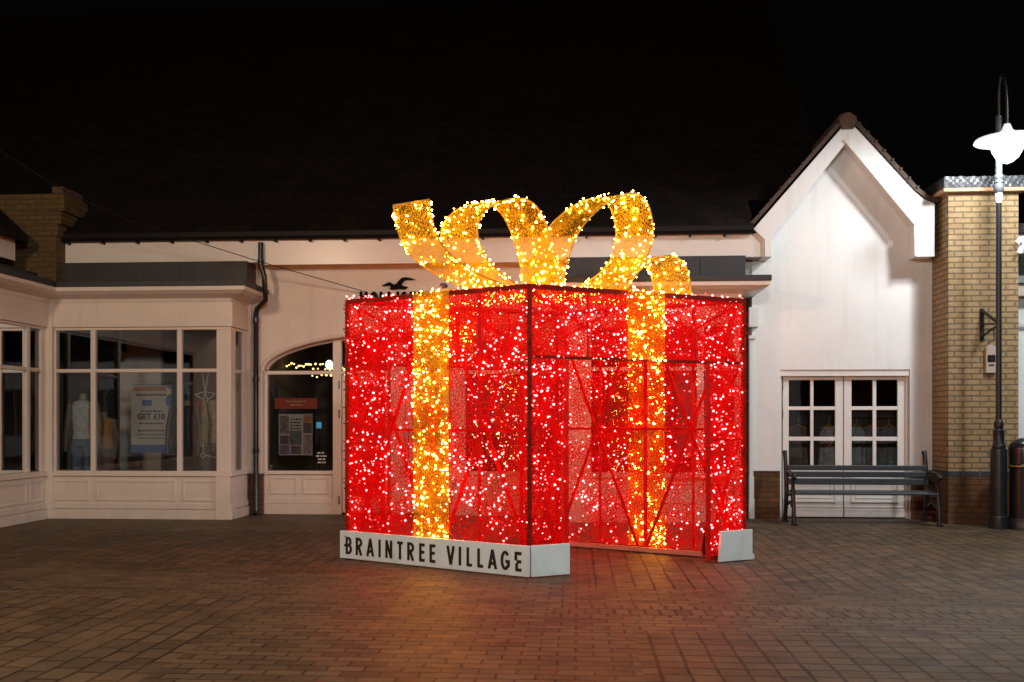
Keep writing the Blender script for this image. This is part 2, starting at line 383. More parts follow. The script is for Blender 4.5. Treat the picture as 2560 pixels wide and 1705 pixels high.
def bay(parent, xs, panes, corner_l, corner_r, right_ret=True, left_ret=False):
    """projecting shop bay: xs = outer x range, panes = list of (x0,x1)"""
    x0, x1 = xs
    f = MB(); fr = .07                                            # front frame: verticals, transom, head, sill
    edges = [x0] + [e for p in panes for e in p] + [x1]
    for i in range(0, len(edges), 2):
        f.box((edges[i], YB, z['pbot']), (edges[i+1], YB+fr+(.03 if i in (0, len(edges)-2) else 0), z['ptop']))
    f.box((x0, YB+.004, z['ptop']), (x1, YB+.12, z['head']+.0))
    for a, b in panes: f.box((a, YB+.006, z['tr0']-.05), (b, YB+fr, z['tr0']+.0))
    f.box((x0-.0, YB-.03, z['head']), (x1+.03, YB+.12, z['soff']))         # frieze board
    f.box((x0-.02, YB-.035, z['sill']), (x1+.035, YB+.1, z['pbot']))        # sill
    bw = f.build('bay_window', M['timber'], parent, bevel=.006, origin=((x0+x1)/2, YB, 0))
    for a, b in panes:
        p = MB(); p.face([(a,YB+.04,z['pbot']),(b,YB+.04,z['pbot']),(b,YB+.04,z['ptop']),(a,YB+.04,z['ptop'])]); p.build('pane', M['glass'], bw)
    k = MB(); k.box((x0, YB+.002, .0), (x1, YB+.1, z['sill']))
    cuts = [x0 + .09] + [(panes[i][1]+panes[i+1][0])/2 for i in range(len(panes)-1)] + [x1 - .09]
    for a, b in zip(cuts[:-1], cuts[1:]): panel_relief(k, a+.05, b-.05, z['m1']+.02, z['sill']-.05, YB+.002)
    k.box((x0-.0, YB-.018, z['m2']), (x1+.018, YB+.002, z['m1']-.012)); k.box((x0, YB-.03, 0), (x1+.03, YB+.002, z['m2']-.012))
    for c in corner_l, corner_r:
        if c: k.box((c[0], YB-.04, 0), (c[1], YB+.001, z['sill']))
    k.build('stall_riser', M['timber'], bw, bevel=.005)
    for side, xx, on in ((1, x1, right_ret), (-1, x0, left_ret)):
        if not on: continue
        q = MB()
        q.box((xx-.09*side, YB+.1, .0), (xx, YW, z['sill'])); q.box((xx-.09*side, YB+.12, z['head']), (xx+.02*side, YW, z['soff']))
        q.box((xx-.07*side, YB+.1, z['sill']), (xx-.001*side, YB+.2, z['head'])); q.box((xx-.07*side, YW-.2, z['sill']), (xx-.001*side, YW-.002, z['head']))
        q.box((xx-.06*side, YB+.2, z['tr0']-.05), (xx-.01*side, YW-.2, z['tr0'])); q.box((xx-.1*side, YB+.1, z['sill']+.001), (xx+.03*side, YW, z['pbot']))
        q.box((xx-.06*side, YB+.2, z['ptop']), (xx-.01*side, YW-.2, z['head'])); q.box((xx, YB+.1, 0), (xx+.03*side, YW, z['m2']-.012)); q.box((xx, YB+.15, z['m2']), (xx+.018*side, YW, z['m1']-.012))
        q.build('return_frame', M['timber'], bw, bevel=.005)
        p = MB(); xg = xx-.035*side; p.face([(xg,YB+.2,z['pbot']),(xg,YW-.2,z['pbot']),(xg,YW-.2,z['ptop']),(xg,YB+.2,z['ptop'])]); p.build('pane', M['glass'], bw)
    return bw

def canopy(parent, x0, x1, yl, over_r=.32, over_l=.0):
    """moulded cornice with sloping soffit and lead roof above a bay"""
    yo = YB - .30
    c = MB()
    # profile (y, z) swept along x with mitred right end
    prof = [(YB-.03, z['soff']), (YB-.05, z['soff']+.05), (yo+.07, z['corn']-.03), (yo+.02, z['corn']), (yo, z['corn']+.01), (yo, z['corn1'])]
    def xr(y): return x1 + over_r * (YB-.03-y)/.27 if over_r else x1
    def xl(y): return x0 - over_l * (YB-.03-y)/.27 if over_l else x0
    for (ya, za), (yb_, zb) in zip(prof[:-1], prof[1:]):
        c.face([(xl(ya), ya, za), (xr(ya), ya, za), (xr(yb_), yb_, zb), (xl(yb_), yb_, zb)])
        if over_r: c.face([(xr(ya), ya, za), (xr(ya), YW, za), (xr(yb_), YW, zb), (xr(yb_), yb_, zb)])
        if over_l: c.face([(xl(ya), YW, za), (xl(ya), ya, za), (xl(yb_), yb_, zb), (xl(yb_), YW, zb)])
    c.build('cornice', M['timber'], parent, origin=((x0+x1)/2, YB, z['soff']))
    s = MB()
    s.box((xl(yo)-.0, yo-.015, z['corn1']+.002), (xr(yo)+.015, YW-.002, z['slate0']))
    s.box((x0-(.02 if over_l else 0), YF-.08, z['slate0']+.001), (x1+(.12 if over_r else 0), YW-.004, z['slate1']+.12))
    xx = x0 + .9
    while xx < x1 - .2:                                           # rolled lead seams
        s.box((xx, YF-.092, z['slate0']+.004), (xx+.025, YF-.079, z['slate1']+.1)); xx += .95
    return s.build('canopy_roof', M['slate'], parent, bevel=.006, origin=((x0+x1)/2, YB, z['slate0']))

# left bay of the shop
xL0, xL1 = X(111,YB), X(577,YB)
bayL = bay(shop, (xL0, xL1), [(X(140,YB),X(226,YB)), (X(238,YB),X(442,YB)), (X(454,YB),X(541,YB))], (X(111,YB),X(137,YB)), (X(541,YB),X(577,YB)))
canopy(shop, xL0-.02, xL1, YB, .30)
# right bay of the shop (seen through and beside the gift box)
xR0, xR1 = X(1417,YB), X(1852,YB)
bayR = bay(shop, (xR0, xR1), [(X(1478,YB),X(1610,YB)), (X(1625,YB),X(1742,YB)), (X(1760,YB),X(1836,YB))], (X(1417,YB),X(1478,YB)), (X(1836,YB),X(1852,YB)), True, True)
canopy(shop, xR0, xR1, YB, .34, .3)

# walls between the bays
ZT = Z(900, 653, YF)
w = MB()
w.box((X(578,YW), YW, z['sill']), (X(655,YW), YW+.3, ZT+.25))                    # pier by the downpipe
ax0, ax1, acx = X(656,YW), X(1400,YW), X(1028,YW)
azs = Z(656, 927, YW); ab = Z(1028, 827, YW) - azs
arc = [(acx - (acx-ax0)*math.cos(math.pi*i/36), azs + ab*math.sin(math.pi*i/36)) for i in range(37)]
poly = [(X(655.2,YW), z['sill']), (X(655.2,YW), ZT+.25), (X(1880,YW), ZT+.25), (X(1880,YW), z['slate0']), (X(1417,YW), z['slate0']), (X(1417,YW), 0), (ax1, 0)] + [(a, b) for a, b in reversed(arc)] + [(ax0, z['sill'])]
w.prism([(a, YW, b) for a, b in poly], (0, .3, 0))
w.box((X(111,YW), YW, z['soff']), (X(577,YW), YW+.3, ZT+.25))
w.build('wall', M['cream'], shop, origin=(X(980,YW), YW, 0))
am = MB()                                                                       # thin moulded bead around the arch
am.tube([(a, YW-.005, b) for a, b in arc], .03, 8); am.build('arch_moulding', M['timber'], shop, smooth=True)
d = MB(); d.box((X(600,YW), YW-.03, 0), (ax0-.012, YW+.3, z['sill']-.035)); d.build('brick_pier', M['brownbrick'], shop)
d = MB(); d.box((X(600,YW)-.02, YW-.06, z['sill']-.034), (ax0-.006, YW+.2, z['sill']-.001)); d.build('pier_cap', M['slate'], shop, bevel=.005)
# quoin board beside the pier
d = MB(); d.box((X(612,YW), YW-.03, z['sill']+.003), (X(631,YW), YW-.001, z['tr0'])); d.box((X(604,YW), YW-.06, z['tr0']+.0), (X(631,YW), YW-.001, z['slate0']-.12)); d.build('pilaster', M['timber'], shop, bevel=.004)

# fascia board, gutter, roof
xf0, xf1 = X(153,YF), X(1925,YF)
f = MB(); f.box((xf0, YF, ZT), (xf1, YF+.03, ZT+.33)); f.box((xf0, YF+.03, ZT+.01), (xf1, YW, ZT+.03)); f.build('fascia', M['fascia'], shop, bevel=.004, origin=((xf0+xf1)/2, YF, ZT))
f = MB(); f.box((X(660,YF), YF-.012, ZT-.04), (X(1300,YF), YF-.001, ZT+.012)); f.build('fascia_bead', M['fascia'], shop)
gz = ZT + .345
xg1 = X(1884, YF-.1)
gt = MB(); prof = [(YF-.015, gz+.07), (YF-.02, gz), (YF-.06, gz-.035), (YF-.10, gz-.03), (YF-.13, gz+.01), (YF-.135, gz+.07), (YF-.12, gz+.07), (YF-.115, gz+.02), (YF-.07, gz-.02), (YF-.035, gz+.07)]
gt.prism([(xf0, a, b) for a, b in prof], (xg1-xf0, 0, 0))
gt.build('gutter', M['gutter'], shop, origin=((xf0+xg1)/2, YF-.08, gz))
for px in range(176, 1880, 86):
    b = MB(); xx = X(px, YF); b.box((xx-.014, YF-.10, gz-.062), (xx+.014, YF-.002, gz-.028)); b.build('gutter_bracket', M['gutter'], shop)
pitch = R(42); yr0, zr0 = YF-.12, gz+.085
rl = 9.0
r = MB(); xa, xb = -14.0, X(2118, YF)
sl_ = math.tan(pitch)
pa = [(xa, yr0, zr0), (xg1, yr0, zr0), (xg1, YW+.05, zr0+(YW+.05-yr0)*sl_), (xb, YW+.05, zr0+(YW+.05-yr0)*sl_), (xb, yr0+rl*math.cos(pitch), zr0+rl*math.sin(pitch)), (xa, yr0+rl*math.cos(pitch), zr0+rl*math.sin(pitch))]
r.face(pa, [(p_[0]-xa, (p_[1]-yr0)/math.cos(pitch)) for p_ in pa])
r.face([(xa, yr0+.001, zr0-.04), (xg1, yr0+.001, zr0-.04), (xg1, yr0, zr0), (xa, yr0, zr0)], [(0,0),(xb-xa,0),(xb-xa,.03),(0,.03)])
ry, rz = yr0+rl*math.cos(pitch), zr0+rl*math.sin(pitch)
r.face([(xb, ry, rz), (xa, ry, rz), (xa, 2*ry-yr0, zr0), (xb, 2*ry-yr0, zr0)], [(0,0),(xb-xa,0),(xb-xa,rl),(0,rl)])
r.build('roof', M['tiles'], shop, fix=False, origin=((xa+xb)/2, yr0, zr0))

# downpipe with swan neck
dp = MB(); xp, xq = X(652, YF-.06), X(640, YW-.07)
zz = [Z(650, y, YF-.06) for y in (606, 662, 690, 715, 745, 760)]
pts = [(xp, YF-.06, zz[0]), (xp, YF-.06, zz[1]), (xp+.05, YF-.06, zz[2]), (xp+.055, YF-.04, zz[3]), (xp+.045, YF+.02, zz[4]-.02), (xq+.03, YW-.1, zz[5]-.03), (xq, YW-.07, zz[5]-.1), (xq, YW-.07, .08), (xq, YW-.12, .02)]
dp.tube(pts, .038, 12)
for zc in (zz[1]+.05, zz[5]-.2, 2.0, .95): dp.tube([(xq if zc < zz[4] else xp, (YW-.07) if zc < zz[4] else YF-.06, zc-.03), (xq if zc < zz[4] else xp, (YW-.07) if zc < zz[4] else YF-.06, zc+.03)], .047, 12)
dp.build('downpipe', M['black'], shop, smooth=True)

# arched shopfront joinery
YS = YW + .10
def px_box(mb, x0, x1, y0, y1, Y, t, dy=0.0):
    a = P(x0, y1, Y); b = P(x1, y0, Y); mb.box((a.x, Y+dy, max(a.z, 0)), (b.x, Y+t+dy, b.z))
def arch_z(x): 
    q = max(0, 1 - ((x-acx)/(acx-ax0))**2); return azs + ab*math.sqrt(q)
af = MB()
def vpost(x0, x1, yt=None, dy=0.0, z0=0.0):
    a, b = X(x0,YS), X(x1,YS); top = min(arch_z(a), arch_z(b)) - .005 if yt is None else Z(x0, yt, YS)
    af.box((a, YS+dy, z0), (b, YS+.08+dy, top))
zt_ = Z(750, 927, YS); zu_ = Z(750, 936, YS); zg = Z(750, 1177, YS)
vpost(657, 668, 927); vpost(832, 853); vpost(978, 1012); vpost(1125, 1163); vpost(1310, 1345); vpost(1388, 1399, 927)
af.box((X(668,YS), YS+.005, zu_-.0), (X(1388,YS), YS+.075, zt_))
af.box((X(668,YS), YS-.02, zg-.05), (X(832,YS), YS+.09, zg)); af.box((X(1163,YS), YS-.02, zg-.05), (X(1310,YS), YS+.09, zg))
arin = [(acx - (acx-ax0-.012)*math.cos(math.pi*i/36), azs + (ab-.012)*math.sin(math.pi*i/36)) for i in range(1, 36)]
af.tube([(a, YS+.03, b-.02) for a, b in arin], .035, 6)
sf = af.build('arched_shopfront', M['timber'], shop, bevel=.004, origin=(acx, YS, 0))
for a, b in ((668,832),(1163,1310),(1345,1388)):
    q = MB(); xa_, xb_ = X(a,YS), X(b,YS); q.box((xa_, YS+.02, 0), (xb_, YS+.08, zg-.05))
    n_ = 2 if b-a > 60 else 1
    for i in range(n_):
        c0 = xa_ + (xb_-xa_)*i/n_; c1 = xa_ + (xb_-xa_)*(i+1)/n_
        panel_relief(q, c0+.04, c1-.04, .30, zg-.09, YS+.02, .03, .014)
    q.box((xa_, YS+.004, .0), (xb_, YS+.02, .14)); q.box((xa_, YS+.010, .155), (xb_, YS+.02, .235))
    q.build('stall_riser', M['timber'], sf, bevel=.004)
    p = MB(); p.face([(xa_,YS+.045,zg),(xb_,YS+.045,zg),(xb_,YS+.045,zu_),(xa_,YS+.045,zu_)]); p.build('pane', M['glass'], sf)
p = MB(); top = [(a, YS+.046, b-.05) for a, b in arc if b-.05 > zt_+.01]
p.face(list(reversed(top)) + [(top[0][0], YS+.046, zt_), (top[-1][0], YS+.046, zt_)][0:2]); p.build('fanlight_pane', M['glass'], sf)
for a, b in ((854, 977), (1013, 1124)):
    q = MB(); xa_, xb_ = X(a,YS)+.004, X(b,YS)-.004
    q.box((xa_, YS+.02, .03), (xa_+.10, YS+.07, zu_-.01)); q.box((xb_-.10, YS+.02, .03), (xb_, YS+.07, zu_-.01))
    q.box((xa_+.1, YS+.02, .03), (xb_-.1, YS+.07, .28)); q.box((xa_+.1, YS+.02, zu_-.13), (xb_-.1, YS+.07, zu_-.01)); q.box((xa_+.1, YS+.02, .95), (xb_-.1, YS+.07, 1.02))
    dr = q.build('glazed_door', M['timber'], sf, bevel=.004, origin=((xa_+xb_)/2, YS+.04, 0))
    p = MB(); p.face([(xa_+.1,YS+.045,.28),(xb_-.1,YS+.045,.28),(xb_-.1,YS+.045,zu_-.13),(xa_+.1,YS+.045,zu_-.13)]); p.build('pane', M['glass'], dr)
    h = MB(); hx = xb_-.05 if a < 900 else xa_+.05
    h.tube([(hx, YS+.02, .85), (hx, YS-.04, .85), (hx, YS-.04, 1.25), (hx, YS+.02, 1.25)], .012, 8); h.build('door_handle', M['hinge'], dr, smooth=True)
    for py in (962, 1035, 1250):
        k = MB(); c = P(848 if a < 900 else 1129, py, YS); k.box((c.x-.012, YS-.006, c.z-.06), (c.x+.012, YS+.022, c.z+.06)); k.build('hinge', M['hinge'], dr)

# shop interiors (dark rooms behind the glass)
rm = MB(); rx0, rx1 = X(60,YB)-.1, X(1880,YW)
rm.face([(rx0,17.4,0),(rx1,17.4,0),(rx1,17.4,3.4),(rx0,17.4,3.4)])
rm.face([(rx0,YW+.31,3.35),(rx1,YW+.31,3.35),(rx1,17.4,3.35),(rx0,17.4,3.35)])
for qa, qb in ((xL0+.1,xL1-.1),(xR0+.1,xR1-.1)): rm.face([(qa,YB+.12,z['soff']+.02),(qb,YB+.12,z['soff']+.02),(qb,YW+.31,z['soff']+.02),(qa,YW+.31,z['soff']+.02)])
rm.face([(rx1,YW+.3,0),(rx1,17.4,0),(rx1,17.4,3.4),(rx1,YW+.3,3.4)])
rm.build('interior_wall', M['interior'], shop, fix=False)
rm = MB(); rm.face([(rx0,YS+.1,.012),(rx1,YS+.1,.012),(rx1,17.39,.012),(rx0,17.39,.012)])
for qa, qb in ((xL0+.1,xL1-.1),(xR0+.1,xR1-.1)): rm.face([(qa,YB+.11,.016),(qb,YB+.11,.016),(qb,YS+.12,.016),(qa,YS+.12,.016)]); rm.build('interior_floor', M['shopfloor'], shop, fix=False)
rm = MB(); a = P(300, 818, 15.4); b = P(402, 935, 15.4); rm.box((a.x, 15.4, .02), (b.x, 15.5, 3.3)); rm.build('reflection_panel', M['reflpanel'], shop)  # pale panel stands in for the white gable mirrored in the glass
for qa, qb in ((620,653),(1405,1416)):
    rm = MB(); rm.box((X(qa,YW), YW+.31, .02), (X(qb,YW), 17.2, 3.3)); rm.build('cross_wall', M['interior'], shop)

# ================================================================== LEFT WING BUILDING
XW = -7.52
wing = thing('corner_shop_building', 'cream corner shop wing on the far left with a yellow brick chimney', 'shop', (XW, 11.5, 0))
ymax, ymin = YB-.045, 8.2
ypan = []
def wy(px): return PX(px, 1050, XW).y
f = MB()
posts = [(wy(103), ymax), (wy(68), wy(76)), (wy(-120), wy(-105)), (ymin, ymin+.1)]
for a, b in posts: f.box((XW-.07, a, z['pbot']), (XW, b, z['ptop']))
f.box((XW-.075, ymin, z['tr0']-.05), (XW-.006, ymax, z['tr0'])); f.box((XW-.1, ymin, z['ptop']), (XW-.004, ymax, z['head']))
f.box((XW-.1, ymin, z['head']), (XW+.03, ymax+.02, z['soff'])); f.box((XW-.1, ymin, z['sill']), (XW+.035, ymax+.0, z['pbot']))
wb = f.build('bay_window', M['timber'], wing, bevel=.005, origin=(XW, 11, 0))
for a, b in ((wy(76), wy(103)), (wy(-105), wy(68)), (ymin+.1, wy(-120))):
    p = MB(); p.face([(XW-.035,a,z['pbot']),(XW-.035,b,z['pbot']),(XW-.035,b,z['ptop']),(XW-.035,a,z['ptop'])]); p.build('pane', M['glass'], wb)
k = MB(); k.box((XW-.1, ymin, 0), (XW-.001, ymax, z['sill'])); k.box((XW-.001, ymin, 0), (XW+.03, ymax+.02, z['m2']-.012)); k.box((XW-.001, ymin, z['m2']), (XW+.018, ymax+.01, z['m1']-.012))
for a, b in ((wy(76)-.02, wy(106)), (wy(-100), wy(66))):
    for (ya, yb_, za, zb) in ((a,b,z['m1']+.02,z['m1']+.05),(a,b,z['sill']-.08,z['sill']-.05),(a,a+.03,z['m1']+.05,z['sill']-.08),(b-.03,b,z['m1']+.05,z['sill']-.08)): k.box((XW-.001, ya, za), (XW+.012, yb_, zb))
k.build('stall_riser', M['timber'], wb, bevel=.004)
k = MB(); k.box((XW-.03, ymax-.02, 0), (X(136,YB), YB-.002, z['soff'])); k.build('corner_post', M['timber'], wing, bevel=.006)
c = MB(); xo = XW + .28
prof = [(XW+.03, z['soff']), (XW+.05, z['soff']+.05), (xo-.07, z['corn']-.03), (xo-.02, z['corn']), (xo, z['corn']+.01), (xo, z['corn1'])]
for (a, za), (b, zb) in zip(prof[:-1], prof[1:]): c.face([(a, ymin-1, za), (a, YB-.03-(a-XW-.03), za), (b, YB-.03-(b-XW-.03), zb), (b, ymin-1, zb)])
c.build('cornice', M['timber'], wing, origin=(XW, 11, z['soff']))
c = MB(); c.box((XW-1.2, ymin-1, z['corn1']+.004), (xo+.012, YB-.34, z['slate0']+.004)); c.box((XW-1.2, ymin-1, z['slate0']+.005), (XW-.25, YB+.3, z['slate1']-.05)); c.build('canopy_roof', M['slate'], wing, bevel=.006, origin=(XW, 11, z['corn']))
# upper fascia and eave of the wing
a = P(38, 652, 13.2); b = P(38, 590, 13.2)
c = MB(); c.box((a.x-.04, ymin-1, a.z), (a.x, 13.2, b.z+.02)); c.build('fascia', M['cream'], wing)
c = MB(); e = P(66, 585, 13.2)
c.face([(e.x, ymin-1, e.z-.02), (e.x, 13.25, e.z-.02), (e.x-3.0, 13.25, e.z+2.7), (e.x-3.0, ymin-1, e.z+2.7)], [(0,0),(6,0),(6,4),(0,4)])
c.face([(e.x, ymin-1, e.z-.12), (e.x, 13.25, e.z-.12), (e.x, 13.25, e.z-.02), (e.x, ymin-1, e.z-.02)], [(0,0),(6,0),(6,.1),(0,.1)])
c.face([(e.x-.35, 13.25, e.z-.12), (e.x, 13.25, e.z-.12), (e.x, 13.25, e.z-.02), (e.x-3, 13.25, e.z+2.7), (e.x-3, 13.25, e.z+2.3)], [(0,0),(.3,0),(.3,.1),(3,3),(3,2.6)])
c.build('roof', M['tiles'], wing, fix=False)
c = MB(); yc = 13.62
q0 = P(36, 670, yc); q1 = P(140, 670, yc); zt1 = Z(100, 487, yc)
c.box((q0.x-1.6, yc, z['slate0']), (q1.x, yc+.62, Z(100, 590, yc)))
for i, (pz0, pz1, o) in enumerate(((590, 560, .035), (560, 530, .09), (530, 487, .15))): c.box((q0.x-1.6, yc-o*.35, Z(100, pz0, yc)), (q1.x+o, yc+.62, Z(100, pz1, yc)))
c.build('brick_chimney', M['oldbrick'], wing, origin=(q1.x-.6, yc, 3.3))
c = MB(); c.box((q1.x-.02, yc-.08, zt1), (q1.x+.14, yc+.5, zt1+.10)); c.build('chimney_cap_brick', M['ridge'], wing, bevel=.01)
c = MB(); c.face([(XW-2.4, ymin, 0), (XW-2.4, 13.4, 0), (XW-2.4, 13.4, 3.3), (XW-2.4, ymin, 3.3)]); c.face([(XW-2.4, YB+.1, 0), (XW-.1, YB+.1, 0), (XW-.1, YB+.1, 3.3), (XW-2.4, YB+.1, 3.3)]); c.face([(XW-2.4, ymin, 3.0), (XW-.1, ymin, 3.0), (XW-.1, YB+.1, 3.0), (XW-2.4, YB+.1, 3.0)]); c.build('interior_wall', M['interior'], wing, fix=False)
c = MB(); c.box((XW-.12, 6.5, 0), (XW, ymin, 4.2)); c.box((XW-.4, ymin-1, z['soff']), (XW-.11, ymax, z['corn1'])); c.build('wall', M['cream'], wing)

# ================================================================== WHITE GABLE BUILDING
gab = thing('gable_building', 'white rendered building with a steep pointed gable and white double doors', 'building', (X(2115,YW), YW, 0))
YG = YW - .02
def G(px, py, Y=None): return P(px, py, Y if Y is not None else YG)
dz_top = Z(2110, 924, YG)
xd0, xd1 = X(1951,YG), X(2275,YG)
pl = [G(1880,1330), G(1951,1330), None, None, G(2275,1330), G(2345,1330), G(2345,520), G(2300,520), G(2119,312), G(1890,585), G(1880,585)]
pl[2] = Vector((xd0, YG, dz_top)); pl[3] = Vector((xd1, YG, dz_top))
for q in (0, 1, 4, 5): pl[q].z = 0
w = MB(); w.prism(pl, (0, .35, 0)); w.build('wall', M['white'], gab, origin=(X(2115,YG), YG, 0))
YV = YG - .36                           # plane of the bargeboards
bL = MB()                               # left rake
bL.prism([G(2121,300,YV), G(2119,352,YV), G(1930,590,YV), G(1930,642,YV), G(1912,642,YV), G(1912,600,YV), G(1884,572,YV)], (0, .05, 0))
bL.build('bargeboard', M['white'], gab, bevel=.004)
bR = MB(); bR.prism([G(2121.5,300,YV), G(2119.5,352,YV), G(2289,558,YV), G(2291,642,YV), G(2337,641,YV), G(2337,508,YV), G(2315,500,YV), G(2300,490,YV)], (0, .05, 0))
bR.build('bargeboard', M['white'], gab, bevel=.004)
so = MB()                               # soffits back to the wall + kneeler box
for pts in ([G(2119,351,YV+.05), G(1931,588,YV+.05)], [G(2119.5,351,YV+.05), G(2288.5,557,YV+.05)], [G(2288.5,557,YV+.05), G(2290.5,641,YV+.05)]):
    a, b = pts; so.prism([a, b, b + Vector((0,0,.03)), a + Vector((0,0,.03))] if abs(a.x-b.x) > .05 else [a, b, b + Vector((.03,0,0)), a + Vector((.03,0,0))], (0, .31, 0))
a = G(2291,641,YV+.05); b = G(2336,520,YV+.05); so.box((a.x+.03, YV+.05, a.z+.004), (b.x, YG-.001, b.z))
so.build('soffit', M['white'], gab)
mo = MB(); mo.bar(G(2114,352,YV-.015), G(2286,559,YV-.015), .035, .035, up=(0,1,0)); mo.bar(G(2287,562,YV-.015), G(2289,640,YV-.015), .035); mo.build('barge_moulding', M['white'], gab, bevel=.004)
ap = G(2121,292,YV-.03); el = G(1880,568,YV-.03); er = G(2308,497,YV-.03)
for nm, e in (('roof', el), ('roof', er)):
    rr = MB(); dv = (e - ap); L_ = dv.length; up = Vector((-dv.z, 0, dv.x)).normalized(); up = up if up.z > 0 else -up
    if e is er:                                           # right slope kicks out at its foot
        path = [ap, ap + dv*.9, er + Vector((.06,0,-.01)), G(2345,506,YV-.03)]
    else: path = [ap, e]
    depth = 7.0; s = 0
    for p0, p1 in zip(path[:-1], path[1:]):
        l_ = (p1-p0).length; o = Vector((0,depth,0)); t_ = up*.061
        rr.face([p0+t_, p1+t_, p1+t_+o, p0+t_+o], [(0,s),(0,s+l_),(depth,s+l_),(depth,s)]); s += l_
    rr.build(nm, M['tiles'], gab, fix=False)
    ve = MB()
    for p0, p1 in zip(path[:-1], path[1:]): ve.prism([p0+up*.004, p1+up*.004, p1+up*.058, p0+up*.058], (0, .22, 0))
    n_ = 9
    for i in range(1, n_):                                 # tile ends showing along the verge
        c = ap + dv*(i/n_) + up*.05; ve.bar(c - dv.normalized()*.012 - Vector((0,.012,0)), c + dv.normalized()*.012 - Vector((0,.012,0)), .02, .035)
    ve.build('verge', M['verge'], gab)
rt = MB(); cx = G(2121,303,YV-.06)
hexp = [(a_*.86, b_*.86) for a_, b_ in ((-.135,-.02),(-.135,.07),(-.02,.155),(.035,.15),(.135,.075),(.13,-.02),(.09,-.11),(-.09,-.115))]
rt.prism([cx + Vector((a,0,b)) for a, b in hexp], (0, .16, 0)); rt.build('ridge_tile', M['ridge'], gab, bevel=.012)
rt = MB(); rt.tube([cx + Vector((0,.16,.06)), cx + Vector((0,7,.06))], .11, 8); rt.build('ridge_tile', M['ridge'], gab)
# brick dado
for a, b in ((1884, 1949), (2277, 2352)):
    k = MB(); k.box((X(a,YG), YG-.028, 0), (X(b,YG), YG-.002, Z(1915,1181,YG))); k.build('brick_dado', M['brownbrick'], gab)
    k = MB(); k.box((X(a,YG), YG-.035, Z(1915,1181,YG)+.001), (X(b,YG), YG-.001, Z(1915,1177,YG))); k.build('dado_cap', M['slate'], gab)
# pilaster at its left end
k = MB(); x0, x1 = X(1872,YG-.07), X(1886,YG-.07)
k.box((x0, YG-.09, 0), (x1, YG-.002, .28)); k.box((x0+.004, YG-.08, .281), (x1-.006, YG-.002, z['sill'])); k.box((x0+.01, YG-.06, z['sill']+.001), (x1-.015, YG-.002, 2.55)); k.box((x0, YG-.09, 2.551), (x1+.02, YG-.002, 2.60)); k.box((x0, YG-.1, 2.72), (x1+.06, YG-.002, 3.0)); k.build('pilaster', M['whitewood'], gab, bevel=.006)
k = MB(); k.box((X(1905,YF-.01), YF-.012, ZT-.01), (X(1927,YF), YG-.003, ZT+.345)); k.build('fascia_return', M['white'], gab)

# double doors
YD = YG + .10
df = MB(); df.box((xd0, YG+.02, Z(2110,940,YG)), (xd1, YG+.18, dz_top-.002)); df.box((xd0+.002, YG+.06, 0), (xd0+.03, YG+.18, Z(2110,940,YG))); df.box((xd1-.035, YG+.06, 0), (xd1-.002, YG+.18, Z(2110,940,YG)))
dfo = df.build('door_frame', M['whitewood'], gab, bevel=.005)
zd_t = Z(2110, 941, YD)
rows = [(950,1016),(1025,1092),(1102,1168)]
for (lx0, lx1, cols) in ((1957, 2107.5, ((1972,2026),(2034,2088))), (2110, 2267, ((2129,2182),(2191,2244)))):
    m_ = MB(); xa_, xb_ = X(lx0,YD), X(lx1,YD)
    cs = [(X(a,YD), X(b,YD)) for a, b in cols]; rs = [(Z(2100,b,YD), Z(2100,a,YD)) for a, b in rows]
    zb = rs[-1][0]
    m_.box((xa_, YD, .015), (cs[0][0], YD+.045, zd_t)); m_.box((cs[1][1], YD, .015), (xb_, YD+.045, zd_t))
    m_.box((cs[0][0], YD, rs[0][1]), (cs[1][1], YD+.045, zd_t)); m_.box((cs[0][0], YD, .015), (cs[1][1], YD+.045, zb))
    m_.box((cs[0][1], YD+.004, zb), (cs[1][0], YD+.04, rs[0][1]))
    for i in range(2):
        for a, b in cs: m_.box((a, YD+.006, rs[i+1][1]), (b, YD+.038, rs[i][0]))
    zp1, zp0 = zb - .09, .20
    panel_relief(m_, cs[0][0]-.01, cs[1][1]+.01, zp0+.02, zp1, YD, .022, .012); panel_relief(m_, cs[0][0]+.05, cs[1][1]-.05, zp0+.08, zp1-.06, YD, .018, .008)
    m_.box((xa_+.002, YD-.016, .015), (xb_-.002, YD-.0005, .13)); m_.box((xa_+.002, YD-.008, .145), (xb_-.002, YD-.0005, .17))
    dl = m_.build('door', M['whitewood'], gab, bevel=.004, origin=((xa_+xb_)/2, YD, 0))
    p = MB(); p.face([(cs[0][0],YD+.022,zb),(cs[1][1],YD+.022,zb),(cs[1][1],YD+.022,rs[0][1]),(cs[0][0],YD+.022,rs[0][1])]); p.build('pane', M['glass'], dl)
    hx = xa_ - .012 if lx0 < 2000 else xb_ + .012
    for py in (963, 1035, 1258):
        k = MB(); zc = Z(2110,py,YD); k.box((hx-.014, YD-.018, zc-.065), (hx+.014, YD+.0, zc+.065)); k.build('hinge', M['hinge'], dl)
c = MB(); c.face([(xd0-.6,16.6,0),(xd1+1.2,16.6,0),(xd1+1.2,16.6,3.2),(xd0-.6,16.6,3.2)]); c.face([(xd0-.6,YD+.3,3.1),(xd1+1.2,YD+.3,3.1),(xd1+1.2,16.6,3.1),(xd0-.6,16.6,3.1)]); c.face([(xd0-.6,YD+.25,0),(xd0-.6,16.6,0),(xd0-.6,16.6,3.2),(xd0-.6,YD+.25,3.2)]); c.build('interior_wall', M['dark'], gab, fix=False)

